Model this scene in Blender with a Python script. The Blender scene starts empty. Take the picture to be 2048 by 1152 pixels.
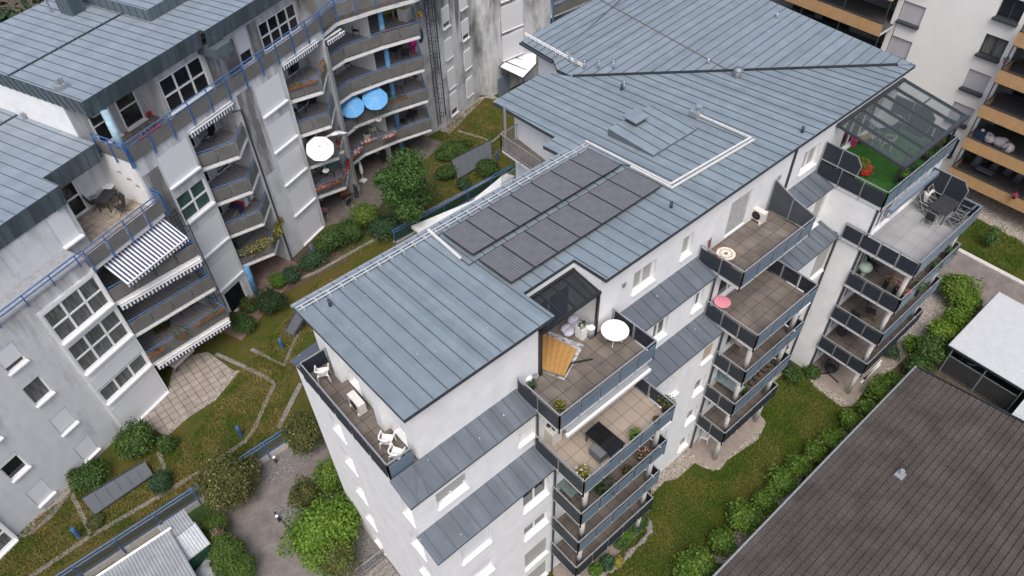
import bpy, math, random
from mathutils import Vector, Matrix
RAD = math.radians
sc = bpy.context.scene
# ---------------------------------------------------------------- camera, sky, sun, exposure
CAM = Vector((0, 0, 38.6)); FPX = 1478.7
_yaw, _pit, _rol = RAD(50.552), RAD(46.634), RAD(-2.102)
_f = Vector((math.cos(_yaw)*math.cos(_pit), math.sin(_yaw)*math.cos(_pit), -math.sin(_pit)))
_r = Vector((math.sin(_yaw), -math.cos(_yaw), 0)); _u = _r.cross(_f)
CR = math.cos(_rol)*_r + math.sin(_rol)*_u; CU = -math.sin(_rol)*_r + math.cos(_rol)*_u; CF = _f
cd = bpy.data.cameras.new('camera'); cam = bpy.data.objects.new('camera', cd); sc.collection.objects.link(cam)
M = Matrix((CR, CU, -CF)).transposed().to_4x4(); M.translation = CAM; cam.matrix_world = M
cd.sensor_width = 36; cd.lens = FPX/2048*36; cd.clip_end = 2000; cd.clip_start = .5
sc.camera = cam
W = bpy.data.worlds.new('World'); sc.world = W; W.use_nodes = True
nt = W.node_tree; sky = nt.nodes.new('ShaderNodeTexSky'); sky.sky_type = 'NISHITA'; sky.sun_disc = False
SUN_EL, SUN_AZ = RAD(60), RAD(228)      # azimuth of the direction the light comes from, measured from +X
sky.sun_elevation = SUN_EL; sky.sun_rotation = RAD(90)-SUN_AZ
sky.dust_density = 5; sky.air_density = 1.0; sky.ozone_density = 1.0
bg = nt.nodes['Background']; bg.inputs['Strength'].default_value = .15
nt.links.new(sky.outputs[0], bg.inputs[0])
sl = bpy.data.lights.new('sun', 'SUN'); sl.energy = 1.05; sl.angle = RAD(36); sl.color = (.96, .985, 1)
so = bpy.data.objects.new('sun', sl); sc.collection.objects.link(so)
sd = Vector((math.cos(SUN_EL)*math.cos(SUN_AZ), math.cos(SUN_EL)*math.sin(SUN_AZ), math.sin(SUN_EL)))
so.rotation_euler = sd.to_track_quat('Z', 'Y').to_euler(); so.location = (0, 0, 60)
vs = sc.view_settings; vs.view_transform = 'Standard'; vs.look = 'None'; vs.exposure = 0.47; vs.gamma = 1
sc.render.engine = 'CYCLES'
sc.cycles.max_bounces = 6; sc.cycles.transparent_max_bounces = 8
random.seed(7)

# ---------------------------------------------------------------- pixel of the photo -> point on a real plane
def ray(px, py):
    return CR*((px-1024)/FPX) - CU*((py-576)/FPX) + CF
def pz(px, py, z):
    d = ray(px, py); return CAM + d*((z-CAM.z)/d.z)
def p2(px, py, z):
    p = pz(px, py, z); return (p.x, p.y)
RS, RY, RZ = .0982, 13.3, 17.36        # main roof plane
def rz(x, y): return RZ - RS*(y-RY)
def rp(px, py):
    d = ray(px, py); k = (RZ+RS*RY-CAM.z-RS*CAM.y)/(d.z+RS*d.y); return CAM + d*k
LA = RAD(21); LB = Matrix.Rotation(LA, 4, 'Z'); LBI = LB.inverted()
def luv(px, py, z):
    p = LBI @ pz(px, py, z); return (p.x, p.y)
ID = Matrix.Identity(4)

# ---------------------------------------------------------------- materials
MATS = {}
def mat(name, col, rough=.7, metal=0, var=.12, scale=4, bump=0, bscale=40, spec=.4, stretch=None, col2=None, thr=None, island=0, detail=6):
    if name in MATS: return MATS[name]
    m = bpy.data.materials.new(name); m.use_nodes = True; MATS[name] = m
    t = m.node_tree; b = t.nodes['Principled BSDF']
    b.inputs['Roughness'].default_value = rough; b.inputs['Metallic'].default_value = metal
    b.inputs['Specular IOR Level'].default_value = spec
    tc = t.nodes.new('ShaderNodeTexCoord'); mp = t.nodes.new('ShaderNodeMapping')
    t.links.new(tc.outputs['Object'], mp.inputs[0])
    if stretch: mp.inputs['Scale'].default_value = stretch
    n = t.nodes.new('ShaderNodeTexNoise'); n.inputs['Scale'].default_value = scale; n.inputs['Detail'].default_value = detail
    t.links.new(mp.outputs[0], n.inputs['Vector'])
    r = t.nodes.new('ShaderNodeValToRGB'); e = r.color_ramp.elements
    lo, hi = thr or (.3, .7)
    e[0].position = lo; e[1].position = hi
    c2 = col2 or [min(1, c*(1+var)) for c in col]
    c1 = col if col2 else [c*(1-var) for c in col]
    e[0].color = (*c1, 1); e[1].color = (*c2, 1)
    t.links.new(n.outputs[0], r.inputs[0])
    out = r.outputs[0]
    if island:
        g = t.nodes.new('ShaderNodeNewGeometry'); h = t.nodes.new('ShaderNodeHueSaturation')
        ma = t.nodes.new('ShaderNodeMapRange'); ma.inputs['To Min'].default_value = 1-island; ma.inputs['To Max'].default_value = 1+island
        t.links.new(g.outputs['Random Per Island'], ma.inputs['Value']); t.links.new(ma.outputs[0], h.inputs['Value'])
        t.links.new(out, h.inputs['Color']); out = h.outputs[0]
    t.links.new(out, b.inputs['Base Color'])
    if bump:
        n2 = t.nodes.new('ShaderNodeTexNoise'); n2.inputs['Scale'].default_value = bscale; n2.inputs['Detail'].default_value = 4
        bp = t.nodes.new('ShaderNodeBump'); bp.inputs['Strength'].default_value = bump; bp.inputs['Distance'].default_value = .03
        t.links.new(tc.outputs['Object'], n2.inputs['Vector']); t.links.new(n2.outputs[0], bp.inputs['Height']); t.links.new(bp.outputs[0], b.inputs['Normal'])
    return m
def brick(name, c1, c2, mortar, w, h, mw=.012, rough=.8, off=0., var=.25, scale=3, bump=.3, stretch=None, rot=0, mbias=0):
    if name in MATS: return MATS[name]
    m = mat(name, c1, rough, var=0); t = m.node_tree; b = t.nodes['Principled BSDF']
    tc = t.nodes.new('ShaderNodeTexCoord'); mp = t.nodes.new('ShaderNodeMapping'); mp.inputs['Rotation'].default_value = (0, 0, rot)
    t.links.new(tc.outputs['Object'], mp.inputs[0])
    k = t.nodes.new('ShaderNodeTexBrick'); k.offset = off; k.inputs['Scale'].default_value = 1
    k.inputs['Brick Width'].default_value = w; k.inputs['Row Height'].default_value = h; k.inputs['Mortar Size'].default_value = mw
    k.inputs['Mortar Smooth'].default_value = .1; k.inputs['Bias'].default_value = mbias
    k.inputs['Color1'].default_value = (*c1, 1); k.inputs['Color2'].default_value = (*c2, 1); k.inputs['Mortar'].default_value = (*mortar, 1)
    t.links.new(mp.outputs[0], k.inputs['Vector'])
    n = t.nodes.new('ShaderNodeTexNoise'); n.inputs['Scale'].default_value = scale; n.inputs['Detail'].default_value = 8
    t.links.new(tc.outputs['Object'], n.inputs['Vector'])
    ma = t.nodes.new('ShaderNodeMapRange'); ma.inputs['From Min'].default_value = .3; ma.inputs['From Max'].default_value = .7
    ma.inputs['To Min'].default_value = 1-var; ma.inputs['To Max'].default_value = 1+var
    t.links.new(n.outputs[0], ma.inputs['Value'])
    h2 = t.nodes.new('ShaderNodeHueSaturation'); t.links.new(k.outputs['Color'], h2.inputs['Color']); t.links.new(ma.outputs[0], h2.inputs['Value'])
    t.links.new(h2.outputs[0], b.inputs['Base Color'])
    bp = t.nodes.new('ShaderNodeBump'); bp.invert = True; bp.inputs['Strength'].default_value = bump; bp.inputs['Distance'].default_value = .01
    t.links.new(k.outputs['Fac'], bp.inputs['Height']); t.links.new(bp.outputs[0], b.inputs['Normal'])
    return m
def zinc(name, col, pitch, axis, var=.08, rough=.5):
    m = mat(name, col, rough, .25, var=.10, scale=1.3, detail=10); t = m.node_tree; b = t.nodes['Principled BSDF']
    src = b.inputs['Base Color'].links[0].from_socket
    tc = t.nodes.new('ShaderNodeTexCoord'); sp = t.nodes.new('ShaderNodeSeparateXYZ'); t.links.new(tc.outputs['Object'], sp.inputs[0])
    d = t.nodes.new('ShaderNodeMath'); d.operation = 'DIVIDE'; d.inputs[1].default_value = pitch; t.links.new(sp.outputs[axis], d.inputs[0])
    fl = t.nodes.new('ShaderNodeMath'); fl.operation = 'FLOOR'; t.links.new(d.outputs[0], fl.inputs[0])
    wn = t.nodes.new('ShaderNodeTexWhiteNoise'); wn.noise_dimensions = '1D'; t.links.new(fl.outputs[0], wn.inputs['W'])
    ma = t.nodes.new('ShaderNodeMapRange'); ma.inputs['To Min'].default_value = 1-var; ma.inputs['To Max'].default_value = 1+var
    t.links.new(wn.outputs['Value'], ma.inputs['Value'])
    h = t.nodes.new('ShaderNodeHueSaturation'); t.links.new(ma.outputs[0], h.inputs['Value']); t.links.new(src, h.inputs['Color'])
    nb = t.nodes.new('ShaderNodeTexNoise'); nb.inputs['Scale'].default_value = .9; nb.inputs['Detail'].default_value = 2; t.links.new(tc.outputs['Object'], nb.inputs['Vector'])
    bp = t.nodes.new('ShaderNodeBump'); bp.inputs['Strength'].default_value = .35; bp.inputs['Distance'].default_value = .12; t.links.new(nb.outputs[0], bp.inputs['Height']); t.links.new(bp.outputs[0], b.inputs['Normal'])
    # scattered pale droppings and scuffs
    v = t.nodes.new('ShaderNodeTexVoronoi'); v.inputs['Scale'].default_value = 1.6; t.links.new(tc.outputs['Object'], v.inputs['Vector'])
    ls = t.nodes.new('ShaderNodeMath'); ls.operation = 'LESS_THAN'; ls.inputs[1].default_value = .055; t.links.new(v.outputs['Distance'], ls.inputs[0])
    mx = t.nodes.new('ShaderNodeMix'); mx.data_type = 'RGBA'; mx.inputs[7].default_value = (.62, .66, .68, 1)
    f = t.nodes.new('ShaderNodeMath'); f.operation = 'MULTIPLY'; f.inputs[1].default_value = .6; t.links.new(ls.outputs[0], f.inputs[0])
    t.links.new(f.outputs[0], mx.inputs[0]); t.links.new(h.outputs[0], mx.inputs[6]); t.links.new(mx.outputs[2], b.inputs['Base Color'])
    return m
def glassy(name, tint, alpha, rough=.03):
    m = bpy.data.materials.new(name); m.use_nodes = True; t = m.node_tree; MATS[name] = m
    b = t.nodes['Principled BSDF']; b.inputs['Base Color'].default_value = (*tint, 1); b.inputs['Roughness'].default_value = rough
    b.inputs['Alpha'].default_value = alpha; b.inputs['Specular IOR Level'].default_value = .6
    return m
def stripes(name, c1, c2, period, axis=0):
    m = mat(name, c1, .8, var=0); t = m.node_tree; b = t.nodes['Principled BSDF']
    tc = t.nodes.new('ShaderNodeTexCoord'); sp = t.nodes.new('ShaderNodeSeparateXYZ'); t.links.new(tc.outputs['Object'], sp.inputs[0])
    d = t.nodes.new('ShaderNodeMath'); d.operation = 'DIVIDE'; d.inputs[1].default_value = period; t.links.new(sp.outputs[axis], d.inputs[0])
    fr = t.nodes.new('ShaderNodeMath'); fr.operation = 'FRACT'; t.links.new(d.outputs[0], fr.inputs[0])
    g = t.nodes.new('ShaderNodeMath'); g.operation = 'GREATER_THAN'; g.inputs[1].default_value = .5; t.links.new(fr.outputs[0], g.inputs[0])
    mx = t.nodes.new('ShaderNodeMix'); mx.data_type = 'RGBA'; mx.inputs[6].default_value = (*c1, 1); mx.inputs[7].default_value = (*c2, 1)
    t.links.new(g.outputs[0], mx.inputs[0]); t.links.new(mx.outputs[2], b.inputs['Base Color'])
    return m
def grime(name, col, dirt, thr, scale, stretch, zg=None):
    """render with dark run-off stains of their own shape"""
    m = mat(name, col, .9, var=.06, scale=1.5, bump=.15, bscale=60); t = m.node_tree; b = t.nodes['Principled BSDF']
    src = b.inputs['Base Color'].links[0].from_socket
    tc = t.nodes.new('ShaderNodeTexCoord'); mp = t.nodes.new('ShaderNodeMapping'); mp.inputs['Scale'].default_value = stretch
    t.links.new(tc.outputs['Object'], mp.inputs[0])
    n = t.nodes.new('ShaderNodeTexNoise'); n.inputs['Scale'].default_value = scale; n.inputs['Detail'].default_value = 9; n.inputs['Roughness'].default_value = .65
    t.links.new(mp.outputs[0], n.inputs['Vector'])
    r = t.nodes.new('ShaderNodeValToRGB'); r.color_ramp.elements[0].position = thr[0]; r.color_ramp.elements[1].position = thr[1]
    fac = n.outputs[0]
    if zg:      # run-off is heaviest under the parapets and ledges (height in metres)
        sp = t.nodes.new('ShaderNodeSeparateXYZ'); t.links.new(tc.outputs['Object'], sp.inputs[0])
        cr = t.nodes.new('ShaderNodeValToRGB'); e = cr.color_ramp.elements; e[0].position = zg[0][0]/20; e[0].color = (zg[0][1],)*3+(1,); e[1].position = zg[-1][0]/20; e[1].color = (zg[-1][1],)*3+(1,)
        for z_, v_ in zg[1:-1]: x = e.new(z_/20); x.color = (v_,)*3+(1,)
        dv = t.nodes.new('ShaderNodeMath'); dv.operation = 'DIVIDE'; dv.inputs[1].default_value = 20; t.links.new(sp.outputs[2], dv.inputs[0]); t.links.new(dv.outputs[0], cr.inputs[0])
        ad = t.nodes.new('ShaderNodeMath'); ad.operation = 'ADD'; t.links.new(n.outputs[0], ad.inputs[0]); t.links.new(cr.outputs[0], ad.inputs[1]); fac = ad.outputs[0]
    t.links.new(fac, r.inputs[0])
    mx = t.nodes.new('ShaderNodeMix'); mx.data_type = 'RGBA'; mx.inputs[7].default_value = (*dirt, 1)
    t.links.new(r.outputs[0], mx.inputs[0]); t.links.new(src, mx.inputs[6]); t.links.new(mx.outputs[2], b.inputs['Base Color'])
    return m
def grass_mat(name, g1, g2, brown, thr=(.42, .62), scale=.35):
    m = mat(name, g1, .95, col2=g2, scale=6, detail=12, bump=.8, bscale=25, spec=.15); t = m.node_tree; b = t.nodes['Principled BSDF']
    src = b.inputs['Base Color'].links[0].from_socket
    tc = t.nodes.new('ShaderNodeTexCoord')
    n = t.nodes.new('ShaderNodeTexNoise'); n.inputs['Scale'].default_value = scale; n.inputs['Detail'].default_value = 10; n.inputs['Roughness'].default_value = .62
    t.links.new(tc.outputs['Object'], n.inputs['Vector'])
    r = t.nodes.new('ShaderNodeValToRGB'); r.color_ramp.elements[0].position = thr[0]; r.color_ramp.elements[1].position = thr[1]
    t.links.new(n.outputs[0], r.inputs[0])
    n2 = t.nodes.new('ShaderNodeTexNoise'); n2.inputs['Scale'].default_value = 9; n2.inputs['Detail'].default_value = 6
    t.links.new(tc.outputs['Object'], n2.inputs['Vector'])
    mx = t.nodes.new('ShaderNodeMix'); mx.data_type = 'RGBA'; mx.inputs[7].default_value = (*brown, 1)
    t.links.new(r.outputs[0], mx.inputs[0]); t.links.new(src, mx.inputs[6])
    h = t.nodes.new('ShaderNodeHueSaturation'); ma = t.nodes.new('ShaderNodeMapRange')
    ma.inputs['From Min'].default_value = .3; ma.inputs['From Max'].default_value = .7; ma.inputs['To Min'].default_value = .72; ma.inputs['To Max'].default_value = 1.3
    t.links.new(n2.outputs[0], ma.inputs['Value']); t.links.new(ma.outputs[0], h.inputs['Value']); t.links.new(mx.outputs[2], h.inputs['Color'])
    t.links.new(h.outputs[0], b.inputs['Base Color'])
    return m
def pebbles(name, cols, scale):
    m = mat(name, cols[0], .9, var=0, bump=1, bscale=scale); t = m.node_tree; b = t.nodes['Principled BSDF']
    tc = t.nodes.new('ShaderNodeTexCoord'); v = t.nodes.new('ShaderNodeTexVoronoi'); v.inputs['Scale'].default_value = scale
    t.links.new(tc.outputs['Object'], v.inputs['Vector'])
    sp = t.nodes.new('ShaderNodeSeparateColor'); t.links.new(v.outputs['Color'], sp.inputs[0])
    r = t.nodes.new('ShaderNodeValToRGB'); t.links.new(sp.outputs[0], r.inputs[0]); e = r.color_ramp.elements
    e[0].color = (*cols[0], 1); e[1].color = (*cols[-1], 1)
    for i, c in enumerate(cols[1:-1]):
        x = e.new((i+1)/(len(cols)-1)); x.color = (*c, 1)
    t.links.new(r.outputs[0], b.inputs['Base Color'])
    bp = [n for n in t.nodes if n.type == 'BUMP'][0]; bp.invert = True; bp.inputs['Distance'].default_value = .05
    t.links.new(v.outputs['Distance'], bp.inputs['Height'])
    return m

zincA = zinc('zinc_sheet', (.232, .276, .303), .62, 0)
zincB = zinc('zinc_sheet_older', (.26, .305, .345), .6, 1, .05)
zincD = zinc('dark_zinc_strip', (.125, .145, .17), .62, 0, .1)
zincF = zinc('zinc_fascia', (.105, .135, .155), .6, 0, .22)
seamM = mat('zinc_seam', (.10, .12, .14), .5, .3, var=.1)
fasc = mat('dark_trim', (.055, .062, .072), .5, .2, var=.1)
galv = mat('galvanised_steel', (.36, .38, .40), .45, .5, var=.12, scale=8)
panF = mat('slate_blue_panel', (.125, .175, .225), .42, var=.10, scale=1.5, spec=.5)
panS = mat('navy_panel', (.022, .028, .037), .55, var=.2, scale=6)
concT = brick('terrace_tiles', (.165, .142, .122), (.138, .116, .098), (.05, .042, .036), .62, .62, .014, var=.28, scale=1.1)
concP = brick('pale_terrace_tiles', (.37, .31, .255), (.33, .275, .225), (.13, .11, .09), .62, .62, .012, var=.14, scale=.9)
greyT = brick('grey_terrace_tiles', (.30, .30, .30), (.27, .27, .275), (.17, .17, .17), .9, .9, .010, var=.1, scale=1)
deckL = brick('small_grey_tiles', (.33, .315, .305), (.30, .285, .28), (.17, .16, .155), .3, .3, .015, var=.1)
concr = mat('pale_concrete', (.52, .50, .47), .85, var=.12, scale=5, bump=.1)
soffit = mat('slab_edge', (.60, .60, .59), .85, var=.08)
glass = mat('window_glass', (.012, .015, .018), .06, var=.4, scale=1.2, spec=.6)
frame = mat('white_frame', (.78, .78, .78), .4, var=.02)
blind = stripes('roller_shutter', (.70, .71, .72), (.63, .64, .655), .11, 2)
blindG = mat('beige_blind', (.36, .36, .335), .8, var=.05)
curt = mat('net_curtain', (.10, .105, .10), .7, var=.55, scale=2.2, stretch=(5, 5, .5))
white = grime('white_render', (.735, .74, .74), (.62, .615, .60), (.56, 1.0), .9, (2.2, 2.2, .2))
greyW = grime('grey_render', (.58, .59, .60), (.27, .26, .255), (.56, .86), .7, (2.4, 2.4, .38), [(0, .0), (5, 0), (9, .03), (12.0, .19), (12.3, .02), (13, .06), (14.6, .16)])
greyWD = grime('stained_grey_render', (.58, .59, .60), (.165, .158, .152), (.52, .74), .8, (2.2, 2.2, .3), [(0, 0), (6.9, .0), (8.5, .10), (10.5, .24), (13.6, .26), (17.5, .22)])
greyWF = grime('smeared_grey_render', (.56, .57, .58), (.17, .165, .16), (.47, .66), .42, (1.3, 1.3, .5), [(0, 0), (3, 0), (9, .05), (14, .12), (18, .16)])
bluem = mat('blue_painted_steel', (.045, .125, .30), .45, var=.15, scale=3)
bluel = mat('pale_blue_paint', (.13, .33, .55), .6, var=.35, scale=2.5)
frost = mat('grey_frosted_panel', (.145, .143, .135), .5, var=.14, scale=1.6)
blackm = mat('black_metal', (.02, .02, .022), .45, var=.1)
anth = mat('anthracite_metal', (.05, .055, .062), .45, .2, var=.1)
whiteP = mat('white_plastic', (.78, .78, .76), .45, var=.03)
whiteC = mat('white_cloth', (.78, .78, .77), .85, var=.05)
cream = mat('cream_plastic', (.62, .60, .55), .5, var=.05)
terra = mat('terracotta', (.19, .085, .052), .8, var=.15)
woodM = mat('brown_wood', (.22, .105, .045), .7, var=.3, scale=3, stretch=(1, 8, 8))
navyC = mat('navy_cloth', (.03, .04, .09), .85, var=.1)
redM = mat('red_plastic', (.5, .03, .025), .5, var=.1)
darkcl = mat('dark_cloth', (.03, .03, .034), .9, var=.3)
greycl = mat('grey_cloth', (.24, .25, .26), .9, var=.1)
soil = mat('bare_soil', (.085, .062, .042), .95, var=.35, scale=3, bump=.6)
stone = mat('granite_setts', (.21, .19, .172), .9, var=.4, scale=9, bump=.6, bscale=12)
lawnM = grass_mat('lawn_grass', (.026, .050, .006), (.048, .072, .010), (.070, .068, .013))
gardM = grass_mat('dry_garden_grass', (.034, .055, .008), (.060, .076, .012), (.088, .073, .020), (.38, .60), .5)
grav = pebbles('gravel_stones', [(.16, .135, .11), (.34, .30, .26), (.25, .21, .17), (.46, .42, .38)], 11)
gravG = pebbles('grey_chippings', [(.11, .105, .10), (.22, .21, .205), (.16, .14, .13), (.30, .29, .28)], 16)
pave = brick('driveway_pavers', (.225, .195, .18), (.18, .158, .148), (.08, .074, .07), .2, .1, .008, .85, .5, .2, 1.2, .25, rot=RAD(12))
slabs = brick('concrete_slabs', (.33, .285, .25), (.29, .25, .22), (.10, .10, .06), .5, .5, .022, .9, 0, .2, 1.4)
def leafm(name, a, b, isl=.35):
    return mat(name, a, .6, col2=b, scale=1.2, island=isl, spec=.3)
lf_mid = leafm('mid_green_leaves', (.028, .062, .012), (.055, .105, .020))
lf_bri = leafm('bright_green_leaves', (.068, .135, .012), (.125, .215, .022), .35)
lf_hed = leafm('laurel_leaves', (.055, .115, .014), (.11, .18, .022), .4)
lf_dark = leafm('dark_green_leaves', (.014, .032, .010), (.026, .052, .014))
lf_oliv = leafm('olive_leaves', (.05, .062, .016), (.095, .10, .026))
lf_blue = leafm('blue_green_leaves', (.022, .052, .022), (.042, .085, .034))
lf_yel = leafm('yellow_green_leaves', (.15, .15, .022), (.26, .22, .035))
lf_tip = leafm('cream_flower_tips', (.20, .155, .06), (.33, .26, .11))
barkM = mat('bark', (.09, .065, .045), .95, var=.3, scale=5, bump=.5)
pinkF = leafm('pink_petals', (.55, .13, .18), (.72, .28, .32), .25)
redF = leafm('red_petals', (.40, .012, .02), (.60, .03, .04), .25)
whF = leafm('white_petals', (.72, .70, .66), (.8, .78, .75), .12)

# ---------------------------------------------------------------- mesh builder
class MB:
    def __init__(s, F=None): s.v = []; s.f = []; s.mi = []; s.cm = 0; s.F = F
    def add(s, vs, fs):
        n = len(s.v); s.v += [Vector(p) for p in vs]; s.f += [[i+n for i in f] for f in fs]; s.mi += [s.cm]*len(fs); return s
    def face(s, *p): return s.add(p, [list(range(len(p)))])
    def box(s, x0, y0, z0, x1, y1, z1):
        v = [(x, y, z) for z in (z0, z1) for y in (y0, y1) for x in (x0, x1)]
        return s.add(v, [(0, 2, 3, 1), (4, 5, 7, 6), (0, 1, 5, 4), (2, 6, 7, 3), (0, 4, 6, 2), (1, 3, 7, 5)])
    def obox(s, O, a, b, c):
        O, a, b, c = map(Vector, (O, a, b, c))
        v = [O+a*i+b*j+c*k for k in (0, 1) for j in (0, 1) for i in (0, 1)]
        return s.add(v, [(0, 2, 3, 1), (4, 5, 7, 6), (0, 1, 5, 4), (2, 6, 7, 3), (0, 4, 6, 2), (1, 3, 7, 5)])
    def prism(s, poly, z0, z1, top=None, side=None):
        g0 = z0 if callable(z0) else (lambda x, y: z0); g1 = z1 if callable(z1) else (lambda x, y: z1)
        n = len(poly); v = [(x, y, g0(x, y)) for x, y in poly]+[(x, y, g1(x, y)) for x, y in poly]
        k = len(s.v); s.v += [Vector(p) for p in v]
        s.f.append([k+i for i in range(n)][::-1]); s.mi.append(side if side is not None else s.cm)
        s.f.append([k+n+i for i in range(n)]); s.mi.append(top if top is not None else s.cm)
        for i in range(n):
            j = (i+1) % n; s.f.append([k+i, k+j, k+n+j, k+n+i]); s.mi.append(side if side is not None else s.cm)
        return s
    def tube(s, path, r, n=6, cap=True):
        path = [Vector(p) for p in path]; rings = []; k0 = len(s.v)
        for i, p in enumerate(path):
            d = (path[min(i+1, len(path)-1)]-path[max(i-1, 0)]).normalized()
            a = d.orthogonal().normalized() if abs(d.z) > .95 else d.cross(Vector((0, 0, 1))).normalized()
            b = d.cross(a); rr = r[i] if isinstance(r, (list, tuple)) else r
            rings.append([p+(a*math.cos(q)+b*math.sin(q))*rr for q in [2*math.pi*(j+.5)/n for j in range(n)]])
        v = [p for R_ in rings for p in R_]; f = []
        for i in range(len(path)-1):
            for j in range(n): f.append((i*n+j, i*n+(j+1) % n, (i+1)*n+(j+1) % n, (i+1)*n+j))
        if cap: f += [list(range(n))[::-1], [(len(path)-1)*n+j for j in range(n)]]
        return s.add(v, f)
    def bar(s, p, q, w, h=None):
        """square bar from p to q, w wide, h tall"""
        p, q = Vector(p), Vector(q); h = h or w; d = q-p
        a = d.cross(Vector((0, 0, 1))); a = (a if a.length > 1e-4 else Vector((1, 0, 0))).normalized(); b = a.cross(d).normalized()
        return s.obox(p-a*w/2-b*h/2, a*w, d, b*h)
    def cyl(s, c, r, h, n=16, r2=None):
        c = Vector(c); r2 = r if r2 is None else r2
        return s.tube([c, c+Vector((0, 0, h))], [r, r2], n)
    def ball(s, c, rx, ry=None, rz_=None, n=12, m=8):
        ry = ry or rx; rz_ = rz_ or rx; c = Vector(c); v = [c+Vector((0, 0, -rz_))]; f = []
        for i in range(1, m):
            t = math.pi*i/m
            for j in range(n):
                a = 2*math.pi*j/n; v.append(c+Vector((rx*math.sin(t)*math.cos(a), ry*math.sin(t)*math.sin(a), -rz_*math.cos(t))))
        v.append(c+Vector((0, 0, rz_))); L = len(v)-1
        for j in range(n): f.append((0, 1+(j+1) % n, 1+j)); f.append((L, L-n+j, L-n+(j+1) % n))
        for i in range(m-2):
            for j in range(n): a = 1+i*n; f.append((a+j, a+(j+1) % n, a+n+(j+1) % n, a+n+j))
        return s.add(v, f)
    def leaf(s, p, nrm, size, asp=.6):
        nrm = Vector(nrm); a = nrm.orthogonal().normalized(); q = random.uniform(0, 6.28)
        b = nrm.cross(a).normalized(); t = a*math.cos(q)+b*math.sin(q); w = nrm.cross(t).normalized()*size*asp*.5; t = t*size
        p = Vector(p); return s.add([p, p+t*.5+w, p+t, p+t*.5-w], [(0, 1, 2, 3)])
    def build(s, name, mats, par=None, smooth=False):
        me = bpy.data.meshes.new(name); F = s.F or (ID if par is None or par.name in WORLD else None)
        if not isinstance(mats, (list, tuple)): mats = [mats]
        o = bpy.data.objects.new(name, me); sc.collection.objects.link(o)
        if par is not None:
            o.parent = par; T = (WM[par.name].inverted() @ F) if F is not None else None
            vs_ = [T @ p for p in s.v] if T is not None else s.v
            WM[o.name] = WM[par.name]
            if par.name in WORLD: WORLD.add(o.name)
        else:
            ws = s.v; cx = (min(p.x for p in ws)+max(p.x for p in ws))/2; cy = (min(p.y for p in ws)+max(p.y for p in ws))/2; cz = min(p.z for p in ws)
            off = Vector((cx, cy, cz)); vs_ = [p-off for p in ws]
            o.matrix_world = F @ Matrix.Translation(off); WM[o.name] = F @ Matrix.Translation(off)
        me.from_pydata([tuple(p) for p in vs_], [], s.f)
        for m in mats: me.materials.append(m)
        me.polygons.foreach_set('material_index', s.mi)
        if smooth: me.polygons.foreach_set('use_smooth', [True]*len(s.f))
        me.update(); return o
WM = {}; WORLD = set()
def thing(name, label, cat, loc=(0, 0, 0), rz_=0, group=None, F=ID, world=False):
    o = bpy.data.objects.new(name, None); sc.collection.objects.link(o); o.empty_display_size = .3
    T = F @ Matrix.Translation(Vector(loc)) @ Matrix.Rotation(rz_, 4, 'Z'); o.matrix_world = T; WM[o.name] = T
    if world: WORLD.add(o.name)
    o['label'] = label; o['category'] = cat
    if group: o['group'] = group
    return o
def tag(o, label, cat, group=None):
    o['label'] = label; o['category'] = cat
    if group: o['group'] = group
    return o
def struct(o, kind='structure'): o['kind'] = kind; return o
def dup(root, loc, rz_, label, group=None, F=ID, scale=1):
    T = F @ Matrix.Translation(Vector(loc)) @ Matrix.Rotation(rz_, 4, 'Z')
    r = root.copy(); sc.collection.objects.link(r); r.matrix_world = T @ Matrix.Scale(scale, 4); WM[r.name] = T; r['label'] = label
    if group: r['group'] = group
    elif 'group' in r: del r['group']
    for ch in list(root.children):
        c = ch.copy(); sc.collection.objects.link(c); c.parent = r
        for g in ch.children:
            d = g.copy(); sc.collection.objects.link(d); d.parent = c
    return r
class Kind:
    """builds the first of a kind, later ones are copies"""
    def __init__(s, fn): s.fn = fn; s.first = None
    def put(s, label, loc, rz_=0, group=None, F=ID, scale=1):
        if s.first is None:
            s.first = s.fn(label, loc, rz_, group, F)
            if scale != 1: s.first.matrix_world = s.first.matrix_world @ Matrix.Scale(scale, 4)
            return s.first
        return dup(s.first, loc, rz_, label, group, F, scale)

# ---------------------------------------------------------------- walls with openings, windows
Z3 = Vector((0, 0, 1))
def wall(mb, O, r, n, Wd, H, holes, depth=.22):
    O, r, n = Vector(O), Vector(r), Vector(n)
    xs = sorted({0, Wd} | {min(max(h[i], 0), Wd) for h in holes for i in (0, 2)}); zs = sorted({0, H} | {min(max(h[i], 0), H) for h in holes for i in (1, 3)})
    for i in range(len(xs)-1):
        for j in range(len(zs)-1):
            cx, cz = (xs[i]+xs[i+1])/2, (zs[j]+zs[j+1])/2
            if any(h[0] < cx < h[2] and h[1] < cz < h[3] for h in holes): continue
            mb.face(*[O+r*a+Z3*b for a, b in ((xs[i], zs[j]), (xs[i+1], zs[j]), (xs[i+1], zs[j+1]), (xs[i], zs[j+1]))])
    for h in holes:
        h = (h[0], max(h[1], 0), h[2], min(h[3], H))+tuple(h[4:]); d = h[4] if len(h) > 4 else depth; q = n*-d
        c = [O+r*h[0]+Z3*h[1], O+r*h[2]+Z3*h[1], O+r*h[2]+Z3*h[3], O+r*h[0]+Z3*h[3]]
        for i in range(4):
            if i == 2 and h[3] >= H: continue
            a, b = c[i], c[(i+1) % 4]; mb.face(a, a+q, b+q, b)
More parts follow.
